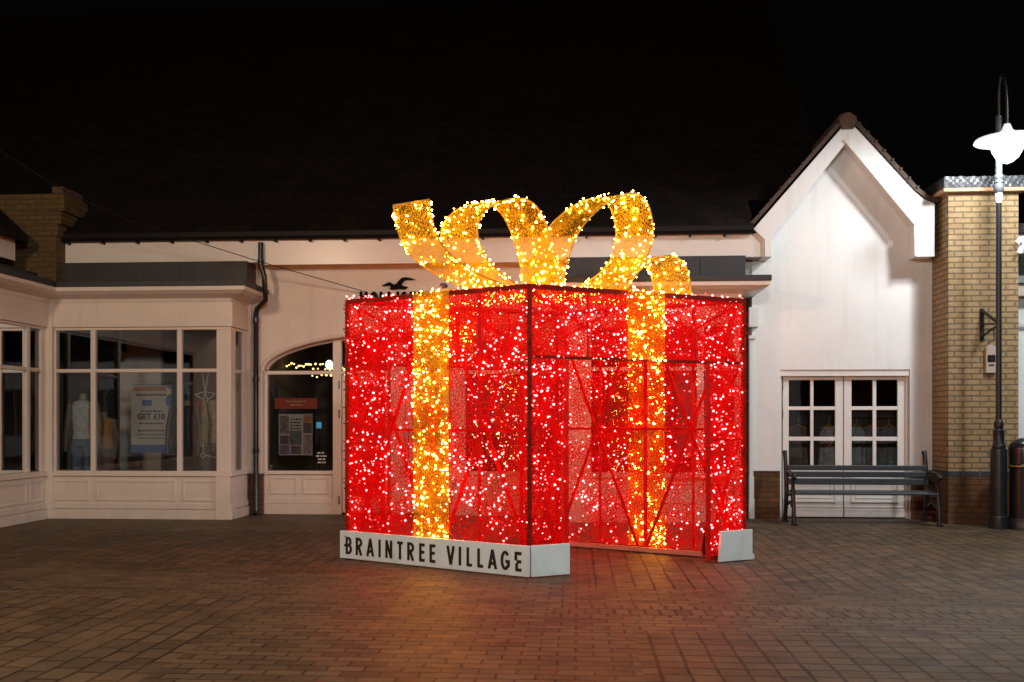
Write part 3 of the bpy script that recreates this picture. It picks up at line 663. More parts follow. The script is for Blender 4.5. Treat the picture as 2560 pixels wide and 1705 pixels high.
# ================================================================== BRICK PILLAR
YP = 13.57
pil = thing('brick_pillar', 'tall yellow brick pillar with brown brick base right of the gable', 'pillar', (X(2457,YP), YP+.3, 0))
px0, px1 = X(2371,YP), X(2546,YP)
zb0, zb1, zpt = Z(2457,1192,YP), Z(2457,1178,YP), Z(2457,482,YP)
k = MB(); k.box((px0, YP, zb1), (px1, YP+.64, zpt)); k.build('shaft', M['yellowbrick'], pil, origin=(px0, YP, zb1))
k = MB(); k.box((px0-.004, YP-.004, zb0), (px1+.004, YP+.64, zb1-.001)); k.build('band', M['bluebrick'], pil)
k = MB(); k.box((px0-.002, YP-.002, .0), (px1+.002, YP+.64, zb0-.001)); k.build('base', M['brownbrick'], pil)
k = MB(); k.box((px0-.10, YP-.10, zpt+.001), (px1+.07, YP+.75, Z(2457,468,YP-.1))); k.build('coping', M['coping'], pil, bevel=.008)
k = MB(); zs0, zs1 = Z(2457,467,YP-.1), Z(2457,440,YP-.1); n1 = 40; random.seed(5)
def crump(i, j, s): return .011*math.sin(i*.9+j*1.3+s) + .007*math.sin(i*2.1-j*1.9+s) 
for (pa_, pb_, nrm) in (((px0-.085,YP-.085),(px1+.05,YP-.085),(0,-1)), ((px0-.085,YP+.7),(px0-.085,YP-.085),(-1,0))):
    grid = [[(pa_[0]+(pb_[0]-pa_[0])*i/n1 + nrm[0]*crump(i,j,1)*.7, pa_[1]+(pb_[1]-pa_[1])*i/n1 + nrm[1]*crump(i,j,2)*.7, zs0+.002+(zs1-zs0)*j/4 + (random.uniform(-.005,.005) if j == 4 else 0)) for i in range(n1+1)] for j in range(5)]
    for j in range(4):
        for i in range(n1): k.face([grid[j][i], grid[j][i+1], grid[j+1][i+1], grid[j+1][i]])
k.face([(px0-.08,YP-.08,zs1-.02),(px1+.045,YP-.08,zs1-.02),(px1+.045,YP+.7,zs1+.0),(px0-.08,YP+.7,zs1+.0)])
k.build('plastic_sheet', M['sheet'], pil, smooth=True, fix=False)
random.seed(11)

# wall ashtray
ash = thing('wall_ashtray', 'pale rounded cigarette bin plate fixed on the yellow brick pillar', 'ashtray', P(2474, 900, YP))
a, b = P(2461,933,YP), P(2487,866,YP); xm = (a.x+b.x)/2; hw = (b.x-a.x)/2
k = MB(); pts = [(a.x, YP-.06, a.z), (b.x, YP-.06, a.z)] + [(xm+hw*math.cos(math.pi*i/12), YP-.06, b.z-hw*.5+hw*.75*math.sin(math.pi*i/12)) for i in range(13)]
k.prism(pts, (0, .058, 0)); k.build('plate', plain('ashtray_plate', (.52,.42,.36), .4, .06), ash, bevel=.006)
k = MB(); k.prism([(xm+x_, YP-.064, b.z-.16+z_) for x_, z_ in ((-.02,0),(.0,-.035),(.03,-.04),(.035,-.01),(.01,.02),(.035,.06),(-.01,.03))], (0, .003, 0)); k.build('flame_symbol', M['letter'], ash)
k = MB(); k.box((xm-.05, YP-.0635, a.z+.145), (xm+.05, YP-.0605, a.z+.24)); k.build('slot', M['black'], ash)
k = MB(); k.box((xm-.035, YP-.0635, a.z+.095), (xm+.035, YP-.0605, a.z+.115)); k.build('warning_bar', M['letter'], ash)
# hanging-sign bracket
br = thing('sign_bracket', 'black iron hanging bracket on the yellow brick pillar', 'bracket', P(2452, 815, YP))
a = P(2452,852,YP); b = P(2452,772,YP)
k = MB(); k.box((a.x-.015, YP-.03, a.z), (a.x+.035, YP-.002, b.z)); k.build('wall_plate', M['iron'], br)
k = MB(); tip = Vector((a.x+.06, YP-.45, a.z+.18)); k.bar((a.x+.01, YP-.03, b.z-.03), tip, .03, .03); k.bar((a.x+.01, YP-.03, a.z+.06), tip, .022, .022); k.bar((a.x+.01, YP-.03, a.z+.22), tip, .02, .02); k.build('arm', M['iron'], br)
k = MB(); c = P(2476, 828, YP-.02); k.tube([c+Vector((-.07,0,.03)), c+Vector((0,0,.04)), c+Vector((.05,0,.05)), c+Vector((.06,0,-.1)), c+Vector((-.03,0,-.14))], .006, 6); k.build('wire', M['greymetal'], br)

# neighbouring shop at the frame edge
nb = thing('neighbouring_shop', 'sliver of the next white shopfront at the right edge behind the brick pillar', 'shop', (6.6, YW, 0))
xn = px1 + .012
k = MB(); k.box((xn, YW-.05, 0), (xn+2.5, YW+.2, 4.0)); k.build('wall', M['white'], nb)
k = MB(); a = P(2549,1020,YW-.1); k.box((xn+.01, YW-.12, .0), (xn+.16, YW-.051, Z(2549,742,YW))); k.box((xn+.4, YW-.12, .0), (xn+.5, YW-.051, Z(2549,742,YW))); k.box((xn, YW-.14, Z(2549,815,YW)), (xn+2, YW-.121, Z(2549,806,YW))); k.build('window_frame', M['whitewood'], nb, bevel=.005)
k = MB(); k.box((xn+.0, YW-.3, Z(2549,710,YW-.2)), (xn+1.2, YW-.06, Z(2549,640,YW-.2))); k.build('sign_box', plain('grey_sign', (.3,.34,.36), .4), nb, bevel=.01)
k = MB(); k.box((xn+.07, YW-.312, Z(2549,690,YW-.2)), (xn+1.2, YW-.301, Z(2549,636,YW-.2))); k.build('sign_panel', M['blackplast'], nb)
k = MB(); k.box((xn, YW-.25, Z(2549,740,YW-.2)), (xn+1.3, YW-.06, Z(2549,712,YW-.2))); k.build('cornice', M['timber'], nb)
k = MB(); k.box((xn-.05, YW-.2, 4.0), (xn+2.5, YW+.4, 4.12)); k.build('roof', M['slate'], nb)
cam_ = thing('security_camera', 'small white double security camera beside the top of the brick pillar', 'camera', P(2550, 610, YP+.2))
k = MB(); k.bar(P(2541,608,YP-.1), P(2554,594,YP-.1), .055, .055, up=(0,1,0)); k.build('camera_body', M['shade'], cam_, bevel=.008)
k = MB(); k.bar(P(2547,634,YP-.1), P(2553,619,YP-.1), .055, .055, up=(0,1,0)); k.build('camera_body', M['shade'], cam_, bevel=.008)
k = MB(); k.box((px1+.006, YP+.0, Z(2550,622,YP)), (px1+.22, YP+.06, Z(2550,590,YP))); k.bar(P(2550,604,YP-.05), P(2556,610,YP+.03), .03); k.bar(P(2552,622,YP-.05), P(2556,614,YP+.03), .03); k.build('mount', M['shade'], cam_, bevel=.004)

# ================================================================== STREET LAMP
YL = 13.02
lp = P(2497, 1050, YL); lx = lp.x
lamp = thing('street_lamp', 'lit black and grey swan neck street lamp in front of the brick pillar', 'street lamp', (lx, YL, 0))
def lz(py): return Z(2497, py, YL)
def lr(px): return px * YL / F / 1.03
k = MB(); k.lathe((lx,YL,0), [(lr(23),0),(lr(23),lz(1296)),(lr(22),lz(1290)),(lr(19.5),lz(1288))]); k.lathe((lx,YL,0), [(lr(19.5),lz(1287.5)),(lr(19.5),lz(1128)),(lr(18.5),lz(1122))]); k.build('base', M['iron'], lamp, smooth=True)
k = MB(); k.lathe((lx,YL,0), [(lr(15),lz(1121.5)),(lr(16),lz(1117)),(lr(15),lz(1112)),(lr(13),lz(1109)),(lr(13.5),lz(1080)),(lr(14),lz(1076)),(lr(10),lz(1073)),(lr(11.5),lz(1064)),(lr(11),lz(1055)),(lr(8),lz(1050))]); k.build('collar', M['iron'], lamp, smooth=True)
k = MB(); k.lathe((lx,YL,0), [(lr(7),lz(1049.5)),(lr(6.4),lz(508))], 20); k.build('lower_pole', M['iron'], lamp, smooth=True)
k = MB(); k.lathe((lx,YL,0), [(lr(6.5),lz(507.5)),(lr(8.5),lz(500)),(lr(9),lz(484))], 20); k.build('pole_sleeve', M['shade'], lamp, smooth=True)
k = MB(); k.lathe((lx,YL,0), [(lr(9),lz(483.5)),(lr(12),lz(476)),(lr(12.5),lz(470)),(lr(11),lz(461)),(lr(10),lz(459)),(lr(11.5),lz(457)),(lr(11),lz(453)),(lr(9.5),lz(450)),(lr(11),lz(446)),(lr(11.5),lz(440)),(lr(9),lz(436))], 24); k.build('pole_finial', M['greymetal'], lamp, smooth=True)
k = MB(); k.lathe((lx,YL,0), [(lr(8.2),lz(435.5)),(lr(7.6),lz(290))], 20); k.build('upper_pole', M['greymetal'], lamp, smooth=True)
YT = 12.62                                               # lantern hangs in front of the pole
lt = P(2518, 350, YT); arm = []
top = Vector((lx, YL, lz(290))); end = Vector((lt.x, YT, Z(2518,312,YT)))
rr_ = lr(4); hx_ = lz(178) - top.z
for i in range(19):
    a = math.pi*i/18; t_ = (1-math.cos(a))/2
    arm.append(top.lerp(end, t_) + Vector((0,0,hx_*math.sin(a)**.8)))
k = MB(); k.tube([top - Vector((0,0,.002))] + arm + [end], [rr_]*20 + [rr_*.9], 12); k.build('swan_neck', M['iron'], lamp, smooth=True)  # dark finish imitates how little light reaches the neck
def tz(py): return Z(2518, py, YT)
def tr(px): return px * YT / F / 1.03
c = (lt.x, YT, 0)
k = MB(); k.lathe(c, [(tr(77),tz(353)),(tr(74),tz(347)),(tr(44),tz(341)),(tr(26),tz(335)),(tr(13),tz(325)),(tr(7),tz(310)),(.001,tz(308))], 48); k.build('lamp_shade', M['litshade'], lamp, smooth=True)
k = MB(); k.lathe(c, [(tr(38),tz(351)),(tr(39),tz(362)),(tr(35),tz(378)),(tr(26),tz(394)),(tr(14),tz(404)),(tr(3),tz(409))], 40); k.build('lamp_glass', M['lampglass'], lamp, smooth=True)

# ================================================================== LITTER BIN
YBn = 13.0
bx = X(2560, YBn); bn = thing('litter_bin', 'black round litter bin with domed lid at the right edge behind the lamp post', 'bin', (bx, YBn, 0))
def bz(py): return Z(2560, py, YBn)
def brr(px): return px*YBn/F/1.03
k = MB(); k.lathe((bx,YBn,0), [(brr(40),0),(brr(40),.10),(brr(37),.12),(brr(36),.14)], 40); k.build('base', M['blackplast'], bn, smooth=True)
k = MB(); k.lathe((bx,YBn,0), [(brr(34),.141),(brr(34),bz(1172)),(brr(36),bz(1170)),(brr(36),bz(1162)),(brr(34),bz(1160))], 40); k.build('body', M['black'], bn, smooth=True)
k = MB(); k.lathe((bx,YBn,0), [(brr(35),bz(1159.5)),(brr(36),bz(1122)),(brr(34),bz(1112)),(brr(24),bz(1102)),(brr(10),bz(1096)),(.001,bz(1094))], 40); k.build('lid', M['black'], bn, smooth=True)
k = MB(); k.lathe((bx,YBn,0), [(brr(34.6),bz(1165.8)),(brr(36.6),bz(1165.5)),(brr(36.6),bz(1163.5)),(brr(34.6),bz(1163.2))], 40); k.build('gold_band', M['goldwire'], bn, smooth=True)

# ================================================================== BENCH
YBK, YFT = 13.70, 13.28
bx0, bx1 = X(1972, YBK), X(2312, YBK)
bench = thing('park_bench', 'grey slatted bench with black cast iron ends in front of the white double doors', 'bench', ((bx0+bx1)/2, 13.5, 0))
zk = lambda py: Z(2140, py, YBK)
for (a, b) in ((1163, 1176), (1178.5, 1193), (1195.5, 1211.5)):
    k = MB(); lean = (zk(b) - .75)*.12
    k.box((bx0-.02, YBK-.03+lean, zk(b)), (bx1+.02, YBK+lean, zk(a))); k.build('back_slat', M['benchwood'], bench, bevel=.008)
for i in range(5):
    y0 = YFT + i*.075; k = MB(); zz0 = .415 + (0.0 if i else -.012); k.box((bx0-.01, y0, zz0), (bx1+.03, y0+.062, zz0+.03)); k.build('seat_slat', M['benchwood'], bench, bevel=.008)
for xx in (bx0-.03, bx1+.03):
    k = MB(); hw = .026
    def strip(pts, w_): 
        for p0, p1 in zip(pts[:-1], pts[1:]): k.bar((xx, p0[0], p0[1]), (xx, p1[0], p1[1]), .045, w_, up=(1,0,0) if False else (0,0,1))
    k.tube([(xx, YBK+.10, .0), (xx, YBK+.05, .2), (xx, YBK+.0, .42), (xx, YBK+.03, .65), (xx, YBK+.07, .84), (xx, YBK+.10, .93), (xx, YBK+.12, .965)], [.03,.028,.032,.03,.028,.03,.035], 10)
    k.tube([(xx, YFT-.05, .0), (xx, YFT-.03, .2), (xx, YFT+.02, .40), (xx, YFT+.02, .55), (xx, YFT-.01, .665)], [.032,.027,.03,.024,.026], 10)
    k.tube([(xx, YBK+.02, .70), (xx, YBK-.12, .70), (xx, YFT+.1, .685), (xx, YFT-.03, .67), (xx, YFT-.08, .62)], [.022,.024,.028,.036,.03], 10)
    k.tube([(xx, YBK+.0, .40), (xx, YFT+.02, .39)], .024, 8); k.tube([(xx, YBK+.05, .2), (xx, (YBK+YFT)/2, .30), (xx, YFT-.03, .2)], .016, 8)
    k.box((xx-.035, YBK+.05, .0), (xx+.035, YBK+.15, .022)); k.box((xx-.035, YFT-.1, .0), (xx+.035, YFT+.0, .022))
    k.build('bench_end', M['iron'], bench, smooth=True)

# ================================================================== SIGN WITH BIRD ON THE SHOP WALL
def glyph(ch, w_, h_, th):
    """list of strokes; every stroke is a list of 2D points (closed shapes are thick polylines)"""
    e = th/2; A = lambda cx, cy, rx, ry, a0, a1, n=12: [(cx+rx*math.cos(R(a0+(a1-a0)*i/n)), cy+ry*math.sin(R(a0+(a1-a0)*i/n))) for i in range(n+1)]
    L, Rr, T, B_ = e, w_-e, h_-e, e; m = h_*.52
    S = {
     'I': [[(w_/2,0),(w_/2,h_)]],
     'L': [[(L,h_),(L,e)],[(0,e),(w_,e)]],
     'T': [[(0,T),(w_,T)],[(w_/2,0),(w_/2,T-e)]],
     'E': [[(L,0),(L,h_)],[(th,T),(w_,T)],[(th,m),(w_*.92,m)],[(th,e),(w_,e)]],
     'H': [[(L,0),(L,h_)],[(Rr,0),(Rr,h_)],[(th,m),(w_-th,m)]],
     'N': [[(L,0),(L,h_)],[(Rr,0),(Rr,h_)],[(L,h_-.001),(Rr,.001)]],
     'V': [[(e*.8,h_),(w_/2,0)],[(w_-e*.8,h_),(w_/2,0)]],
     'A': [[(e*.8,0),(w_/2,h_)],[(w_-e*.8,0),(w_/2,h_)],[(w_*.24,h_*.28),(w_*.76,h_*.28)]],
     'R': [[(L,0),(L,h_)],[(th,T)]+A(w_*.45,(T+m)/2,w_*.55-e,(T-m)/2,90,-90)+[(th,m)],[(w_*.48,m-e),(Rr,0)]],
     'B': [[(L,0),(L,h_)],[(th,T)]+A(w_*.42,(T+m)/2,w_*.5-e,(T-m)/2,90,-90)+[(th,m)],[(th,m-.0)]+A(w_*.45,(m+e)/2,w_*.55-e,(m-e)/2,90,-90)+[(th,e)]],
     'G': [A(w_/2,h_/2,w_/2-e,h_/2-e,40,320,22),[(Rr,h_*.16),(Rr,h_*.47)],[(w_*.55,h_*.45),(Rr+e,h_*.45)]],
     'O': [A(w_/2,h_/2,w_/2-e,h_/2-e,0,360,26)],
     'S': [A(w_/2,h_*.74,w_/2-e,h_*.26-e,30,270,12)+A(w_/2,h_*.26+e*.0,w_/2-e,h_*.26-e,90,-150,12)],
    }
    return S[ch]
def stroke_mesh(mb, strokes, th, to3, nrm, dep):
    for si, st in enumerate(strokes):
        Lp, Rp = [], []
        n = len(st)
        for i, p in enumerate(st):
            a = Vector(st[max(i-1,0)]); b = Vector(st[min(i+1,n-1)])
            d_ = (b-a).normalized(); nn = Vector((-d_.y, d_.x))*th/2
            Lp.append(Vector(p)+nn); Rp.append(Vector(p)-nn)
        off = nrm*(dep + .0004*si)
        for i in range(n-1):
            q = [Lp[i], Rp[i], Rp[i+1], Lp[i+1]]
            mb.prism([to3(a.x, a.y) + off for a in q], -off*.98)

sg = thing('shop_sign', 'black bird emblem above black block letters on the cream wall behind the gift box', 'sign', P(985, 735, YW))
bird = [(490,490),(560,455),(640,410),(690,415),(740,450),(790,460),(830,430),(900,350),(960,305),(1060,300),(1150,315),(1235,345),(1150,355),(1050,355),(990,375),(955,420),(940,470),(980,495),(1060,510),(1080,525),(1040,555),(980,570),(870,560),(760,575),(660,565),(700,520),(680,490),(600,485),(540,492)]
k = MB(); k.prism([P(900+a/9.06, 660+b/9.06, YW-.06) for a, b in bird], (0, .045, 0)); k.build('bird_emblem', M['signblack'], sg)
for ch, pxl, pxw in zip('HOLLISTER', (900, 926.5, 950, 970, 992, 1004, 1024.5, 1046, 1066), (19.5, 18, 14, 14, 6, 15, 16.5, 15, 16)):
    a = P(pxl, 758, YW-.05); wv = P(pxl+pxw, 758, YW-.05).x - a.x; hv = P(pxl, 729.5, YW-.05).z - a.z
    k = MB(); stroke_mesh(k, glyph(ch, wv, hv, .038), .038, lambda u, v, a=a: a + Vector((u, 0, v)), Vector((0,-1,0)), .03); k.build('letter', M['signblack'], sg)

# cable
k = MB(); pts = []
cp = [(-60,345), (0,377), (163,479), (326,553), (490,604), (640,651), (800,697), (915,730)]
for i in range(len(cp)):
    t_ = i/(len(cp)-1); pts.append(P(cp[i][0], cp[i][1], 11.2 + (YW-.1-11.2)*t_))
k.tube(pts, .0055, 6); tag(k.build('overhead_cable', M['cable'], None, smooth=True, origin=pts[-1]), 'thin dark overhead cable sagging from the top left to the shop sign', 'cable')

# ================================================================== GIFT BOX LIGHT SCULPTURE
C0, Lc, Rc = W(.145, 8.64), W(-1.734, 9.88), W(2.396, 9.80)
Bc = Lc + Rc - C0
ctr = (C0 + Lc + Rc + Bc)/4
HT, HD, PH = 2.61, 1.965, .288
gift = thing('gift_box_sculpture', 'giant walk-in red wire gift box with gold ribbon bow, covered in fairy lights', 'light sculpture', (ctr.x, ctr.y, 0))
def inset(p, d_=.05):
    v = (ctr - p); return p + v.normalized()*d_*1.5
c0, l0, r0, b0 = inset(C0), inset(Lc), inset(Rc), inset(Bc)
def FP(p, q, t, zz): return Vector((p.x+(q.x-p.x)*t, p.y+(q.y-p.y)*t, zz))
def outn(p, q):
    d_ = (q-p).normalized(); n_ = Vector((-d_.y, d_.x, 0)); m_ = (p+q)/2 - ctr
    return n_ if n_.dot(m_) > 0 else -n_
faces = {'left': (l0, c0), 'right': (c0, r0), 'backl': (b0, l0), 'backr': (b0, r0)}
tw = .036
posts_done = []
for p in (c0, l0, r0, b0):
    k = MB(); k.bar(FP(p,p,0,.02), FP(p,p,0,HT), .04, .04); 
    for i in range(70):
        zz = .05 + i*(HT-.08)/70; a = random.uniform(0, 6.28); k.bar((p.x, p.y, zz), (p.x+.045*math.cos(a), p.y+.045*math.sin(a), zz+random.uniform(-.02,.02)), .012, .012)
    k.build('corner_post', M['frame'], gift)
bulbs_r, bulbs_g = [], []
strings = []
def scatter(p, q, t0, t1, z0, z1, dens, lst, off=.02, rr=(.0062,.0125)):
    n_ = outn(p, q); Lh = (q-p).length; A_ = Lh*(t1-t0)*(z1-z0); cnt = int(A_*dens*1.75); done = 0
    while done < cnt:                                # a cable wandering over the panel with a bulb every few centimetres
        m_ = min(cnt-done, random.randint(5, 13) if random.random() < .3 else 1); x_, z_ = random.uniform(t0,t1)*Lh, random.uniform(z0,z1)
        ang = random.choice((0, math.pi)) + random.uniform(-.5,.5) if random.random() < .7 else random.choice((-1,1))*math.pi/2 + random.uniform(-.4,.4)
        run = []
        for _ in range(m_):
            c_ = FP(p, q, x_/Lh, z_) + n_*random.uniform(.006, off); run.append(c_)
            s_ = random.uniform(*rr) if random.random() < .45 else random.uniform(.0038, .0065)
            lst.append((c_, s_)); st_ = random.uniform(.035,.125)
            ang += random.uniform(-.55,.55); x_ += math.cos(ang)*st_; z_ += math.sin(ang)*st_
            if not t0*Lh < x_ < t1*Lh: x_ = min(max(x_, t0*Lh), t1*Lh); ang = math.pi - ang
            if not z0 < z_ < z1: z_ = min(max(z_, z0), z1); ang = -ang
        strings.append((run, 0 if lst is bulbs_r else 1)); done += m_
def net(p, q, t0, t1, z0, z1, mat, off, name, parent=gift):
    n_ = outn(p, q)*off; k = MB(); Lh = (q-p).length; o = random.uniform(0, 20)
    k.face([FP(p,q,t0,z0)+n_, FP(p,q,t1,z0)+n_, FP(p,q,t1,z1)+n_, FP(p,q,t0,z1)+n_], [(o+Lh*t0,z0),(o+Lh*t1,z0),(o+Lh*t1,z1),(o+Lh*t0,z1)])
    return k.build(name, mat, parent, fix=False)
def bar(p, q, ta, za, tb, zb, w_=tw, name='frame_bar', inn=0.0, mat='frame'):
    k = MB(); n_ = outn(p, q)*(-inn); k.bar(FP(p,q,ta,za)+n_, FP(p,q,tb,zb)+n_, w_, w_); return k.build(name, M['brace' if name in ('cross_brace','upright','middle_rail','door_jamb') else mat], gift)
def xbrace(p, q, ta, tb, za, zb, inn):
    bar(p, q, ta, za, tb, zb, .026, 'cross_brace', inn); bar(p, q, ta, zb, tb, za, .026, 'cross_brace', inn+.027)
RW = .42
for key, (p, q) in faces.items():
    Lh = (q-p).length; hw = RW/2/Lh
    bar(p, q, .012, HT-.02, .988, HT-.02, .042, 'top_rail')
    if key in ('left', 'backr'):                     # solid faces
        z0 = .04 if key == 'backr' else .10; zs_ = z0 if key == 'backr' else PH + .02
        bar(p, q, .012, z0, .988, z0, .045, 'bottom_rail')
        bar(p, q, .012, HT/2, .988, HT/2, .026, 'middle_rail', .031)
        for t in (.25, .75): bar(p, q, t, z0+.023, t, HT-.046, .028, 'upright')
        bar(p, q, .5, z0+.023, .5, HT-.046, .04, 'upright')
        for a, b in ((.02,.48),(.52,.98)): xbrace(p, q, a, b, z0+.03, HT-.05, .06)
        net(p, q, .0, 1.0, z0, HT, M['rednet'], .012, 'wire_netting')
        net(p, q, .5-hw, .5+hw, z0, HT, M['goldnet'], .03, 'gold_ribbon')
        scatter(p, q, .01, .5-hw, zs_, HT, 105, bulbs_r); scatter(p, q, .5+hw, .99, zs_, HT, 105, bulbs_r)
        scatter(p, q, .5-hw, .5+hw, zs_, HT, 230, bulbs_g, .06)
    else:                                            # faces with a doorway
        ja, jb = (.155, .815) if key == 'right' else (.185, .845)
        for t in (ja, jb): bar(p, q, t, .03, t, HD-.018, .045, 'door_jamb')
        bar(p, q, .012, HD, .988, HD, .026, 'door_header')
        for t in (.25, .75): bar(p, q, t, HD+.018, t, HT-.046, .026, 'upright')
        bar(p, q, .5, HD+.018, .5, HT-.046, .045, 'upright')
        for a, b in ((.02,.48),(.52,.98)): xbrace(p, q, a, b, HD+.03, HT-.06, .045)
        for a, b in ((.015, ja-.01), (jb+.01, .985)):
            bar(p, q, a, .05, b, .05, .04, 'bottom_rail'); bar(p, q, a, HT/2-.1, b, HT/2-.1, .022, 'middle_rail')
            xbrace(p, q, a, b, .08, HT/2-.12, .04); xbrace(p, q, a, b, HT/2-.08, HD-.03, .04)
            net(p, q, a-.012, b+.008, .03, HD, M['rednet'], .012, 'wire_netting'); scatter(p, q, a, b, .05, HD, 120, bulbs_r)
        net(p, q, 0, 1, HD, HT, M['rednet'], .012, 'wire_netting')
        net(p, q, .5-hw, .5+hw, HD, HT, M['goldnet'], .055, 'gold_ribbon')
        scatter(p, q, .01, .5-hw, HD, HT, 125, bulbs_r); scatter(p, q, .5+hw, .99, HD, HT, 125, bulbs_r); scatter(p, q, .5-hw, .5+hw, HD, HT, 260, bulbs_g, .08)
    for i in range(int(Lh*9)):                       # bulbs along the top rails
        bulbs_r.append((FP(p, q, random.random(), HT + random.uniform(.0,.035)) + outn(p,q)*random.uniform(-.03,.04), random.uniform(.007,.011)))
# lid: netting and crossed ribbons
k = MB(); lw = (c0-l0).length; rw = (r0-c0).length
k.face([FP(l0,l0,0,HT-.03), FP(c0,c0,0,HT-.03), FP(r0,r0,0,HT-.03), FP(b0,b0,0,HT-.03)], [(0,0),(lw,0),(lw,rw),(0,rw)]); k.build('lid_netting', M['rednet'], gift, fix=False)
dr = (r0-c0).normalized(); dl = (c0-l0).normalized()
for (m1, m2, dd) in (((l0+c0)/2, (b0+r0)/2, dl), ((c0+r0)/2, (l0+b0)/2, dr)):
    k = MB(); o = dd*RW/2; zz = HT + (.022 if dd is dl else .028); zv = Vector((0,0,zz)); ln = (m2-m1).length
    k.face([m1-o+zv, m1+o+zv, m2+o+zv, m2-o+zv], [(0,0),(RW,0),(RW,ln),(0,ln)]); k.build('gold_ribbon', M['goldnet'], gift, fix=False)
    for _ in range(int(ln*RW*110)):
        t = random.random(); bulbs_g.append((m1.lerp(m2, t) + dd*random.uniform(-RW/2, RW/2) + Vector((0,0,zz+random.uniform(-.03,.02))), random.uniform(.006,.010)))
# diagonal stay at the right doorway, glow-tinted batten at the foot of the back face
k = MB(); a = FP(c0,r0,.815,.50); b = FP(b0,r0,.80,.06); k.bar(a, b, .03, .03); k.build('stay', M['frame'], gift)
k = MB(); n_ = outn(b0, r0)*-.05; k.bar(FP(b0,r0,.05,.035)+n_, FP(b0,r0,.80,.035)+n_, .05, .045); k.build('batten', M['salmon'], gift)

# plinth boards with lettering
def board(p, q, t0, t1, h0, h1, off, th, name='plinth_board', skew=0):
    n_ = outn(p, q); k = MB(); a, b = FP(p,q,t0,0), FP(p,q,t1,0)
    pts = [a + n_*off + Vector((0,0,h0)), b + n_*off + Vector((0,0,h0)), b + n_*(off-.0) + Vector((0,0,h1)), a + n_*(off-.0) + (b-a)*skew + Vector((0,0,h1))]
    k.prism(pts, -n_*th); return k.build(name, M['plinth'], gift, bevel=.004)
pl1 = board(Lc, C0, 0, 1, .012, PH+.0, .0, .03)
board(C0, Rc, .0135, .168, .010, PH, .0, .03)
board(C0, Rc, .835, 1.0, .008, PH+.02, .015, .03, skew=.06)
k = MB(); n_ = outn(Lc, Bc)
k.prism([Lc+Vector((0,0,.012)), FP(Lc,Bc,.06,.012), FP(Lc,Bc,.06,PH), Lc+Vector((0,0,PH))], dl*.03)
k.build('plinth_board', M['plinth'], gift)
k = MB(); k.prism([FP(Rc,Bc,.0,.008)+dl*.0+dr*.012, FP(Rc,Bc,.05,.008)+dr*.012, FP(Rc,Bc,.03,.09)+dr*.012, FP(Rc,Bc,.0,.06)+dr*.012], dl*.02); k.build('plinth_board', M['plinth'], gift)
nL = outn(Lc, C0); Ll = (C0-Lc).length
def t_of(px):                                        # how far along the board that letter stands
    d_ = ray(px, 1050); a, b = Lc, C0
    den = (b.x-a.x)*d_.y - (b.y-a.y)*d_.x
    return (a.y*d_.x - a.x*d_.y)/den
cx = dict(zip(range(16), ()))
txt = [('B',128,60),('R',228,62),('A',338,70),('I',430,22),('N',520,66),('T',630,54),('R',735,66),('E',845,52),('E',948,54),('V',1127,76),('I',1218,22),('L',1310,52),('L',1417,54),('A',1537,84),('G',1662,88),('E',1788,66)]
for i, (ch, zc, zw) in enumerate(txt):
    tc0, tc1 = t_of(840+(zc-zw/2)/3.925), t_of(840+(zc+zw/2)/3.925)
    a = FP(Lc, C0, tc0, .058) + nL*.0005; wv = (tc1-tc0)*Ll; hv = .172; th = .026
    u_ = (C0-Lc).normalized()
    k = MB(); st = glyph(ch, max(wv, th), hv, th)
    if i == 0: st = st + [[(-.018, hv*.50), (.0, hv*.50)]]                     # spur of the B
    if i == len(txt)-1: st = [[(th/2, hv*.56), (th/2, hv)], [(th/2+.008, 0), (th/2+.008, hv*.40)], [(th, hv-th/2), (wv, hv-th/2)], [(th*.9, hv*.5), (wv*.95, hv*.5)], [(th, th/2), (wv, th/2)], [(th/2+.008, hv*.40), (th/2+.02, hv*.40)]]
    stroke_mesh(k, st, th, lambda u, v, a=a: a + u_*u + Vector((0,0,v)), nL, .006); k.build('letter', M['letter'], pl1)

# bow
SCV = 1.0875
def s_of(vx):                                        # photo x on the bow's mid plane -> run along the right-hand face
    u = (vx*SCV - 1280)/F; cxx, cd = .33, 9.84
    drc = Vector((2.251, 1.16)).normalized()
    return (u*cd - cxx)/(drc.x - u*drc.y), drc
wl = Vector((-1.879, 1.24)).normalized()
def bow_pt(vx, vy, w_):
    s, drc = s_of(vx)
    x_, d_ = .33 + s*drc.x, 9.84 + s*drc.y
    zz = H + (HZ - vy*SCV)/F*d_
    return W(x_ + wl.x*w_, d_ + wl.y*w_, zz)
def smooth_path(pts, n=60):
    out = []; m_ = len(pts)
    for k_ in range(n+1):
        f = k_/n*(m_-1); i = min(int(f), m_-2); t = f-i
        p0, p1, p2, p3 = (Vector(pts[max(0,min(m_-1,j))]) for j in (i-1,i,i+1,i+2))
        out.append(.5*((2*p1)+(p2-p0)*t+(2*p0-5*p1+4*p2-p3)*t*t+(3*p1-p0-3*p2+p3)*t*t*t))
    return out
strips = [
 ('bow_loop', [(1215,690),(1165,668),(1105,630),(1068,585),(1055,535),(1068,498),(1100,473),(1148,462),(1185,475),(1213,520),(1232,580),(1243,640),(1246,690)]),
 ('bow_loop', [(1248,690),(1255,635),(1268,585),(1292,532),(1332,488),(1375,460),(1415,450),(1442,468),(1456,508),(1457,555),(1440,602),(1402,638),(1350,665),(1290,690)]),
 ('bow_tail', [(945,466),(952,512),(970,560),(1007,602),(1057,634),(1110,656),(1165,685)]),
 ('bow_tail', [(1395,672),(1428,626),(1465,600),(1500,592),(1526,606),(1541,638),(1548,700)]),
]
hwid = .215
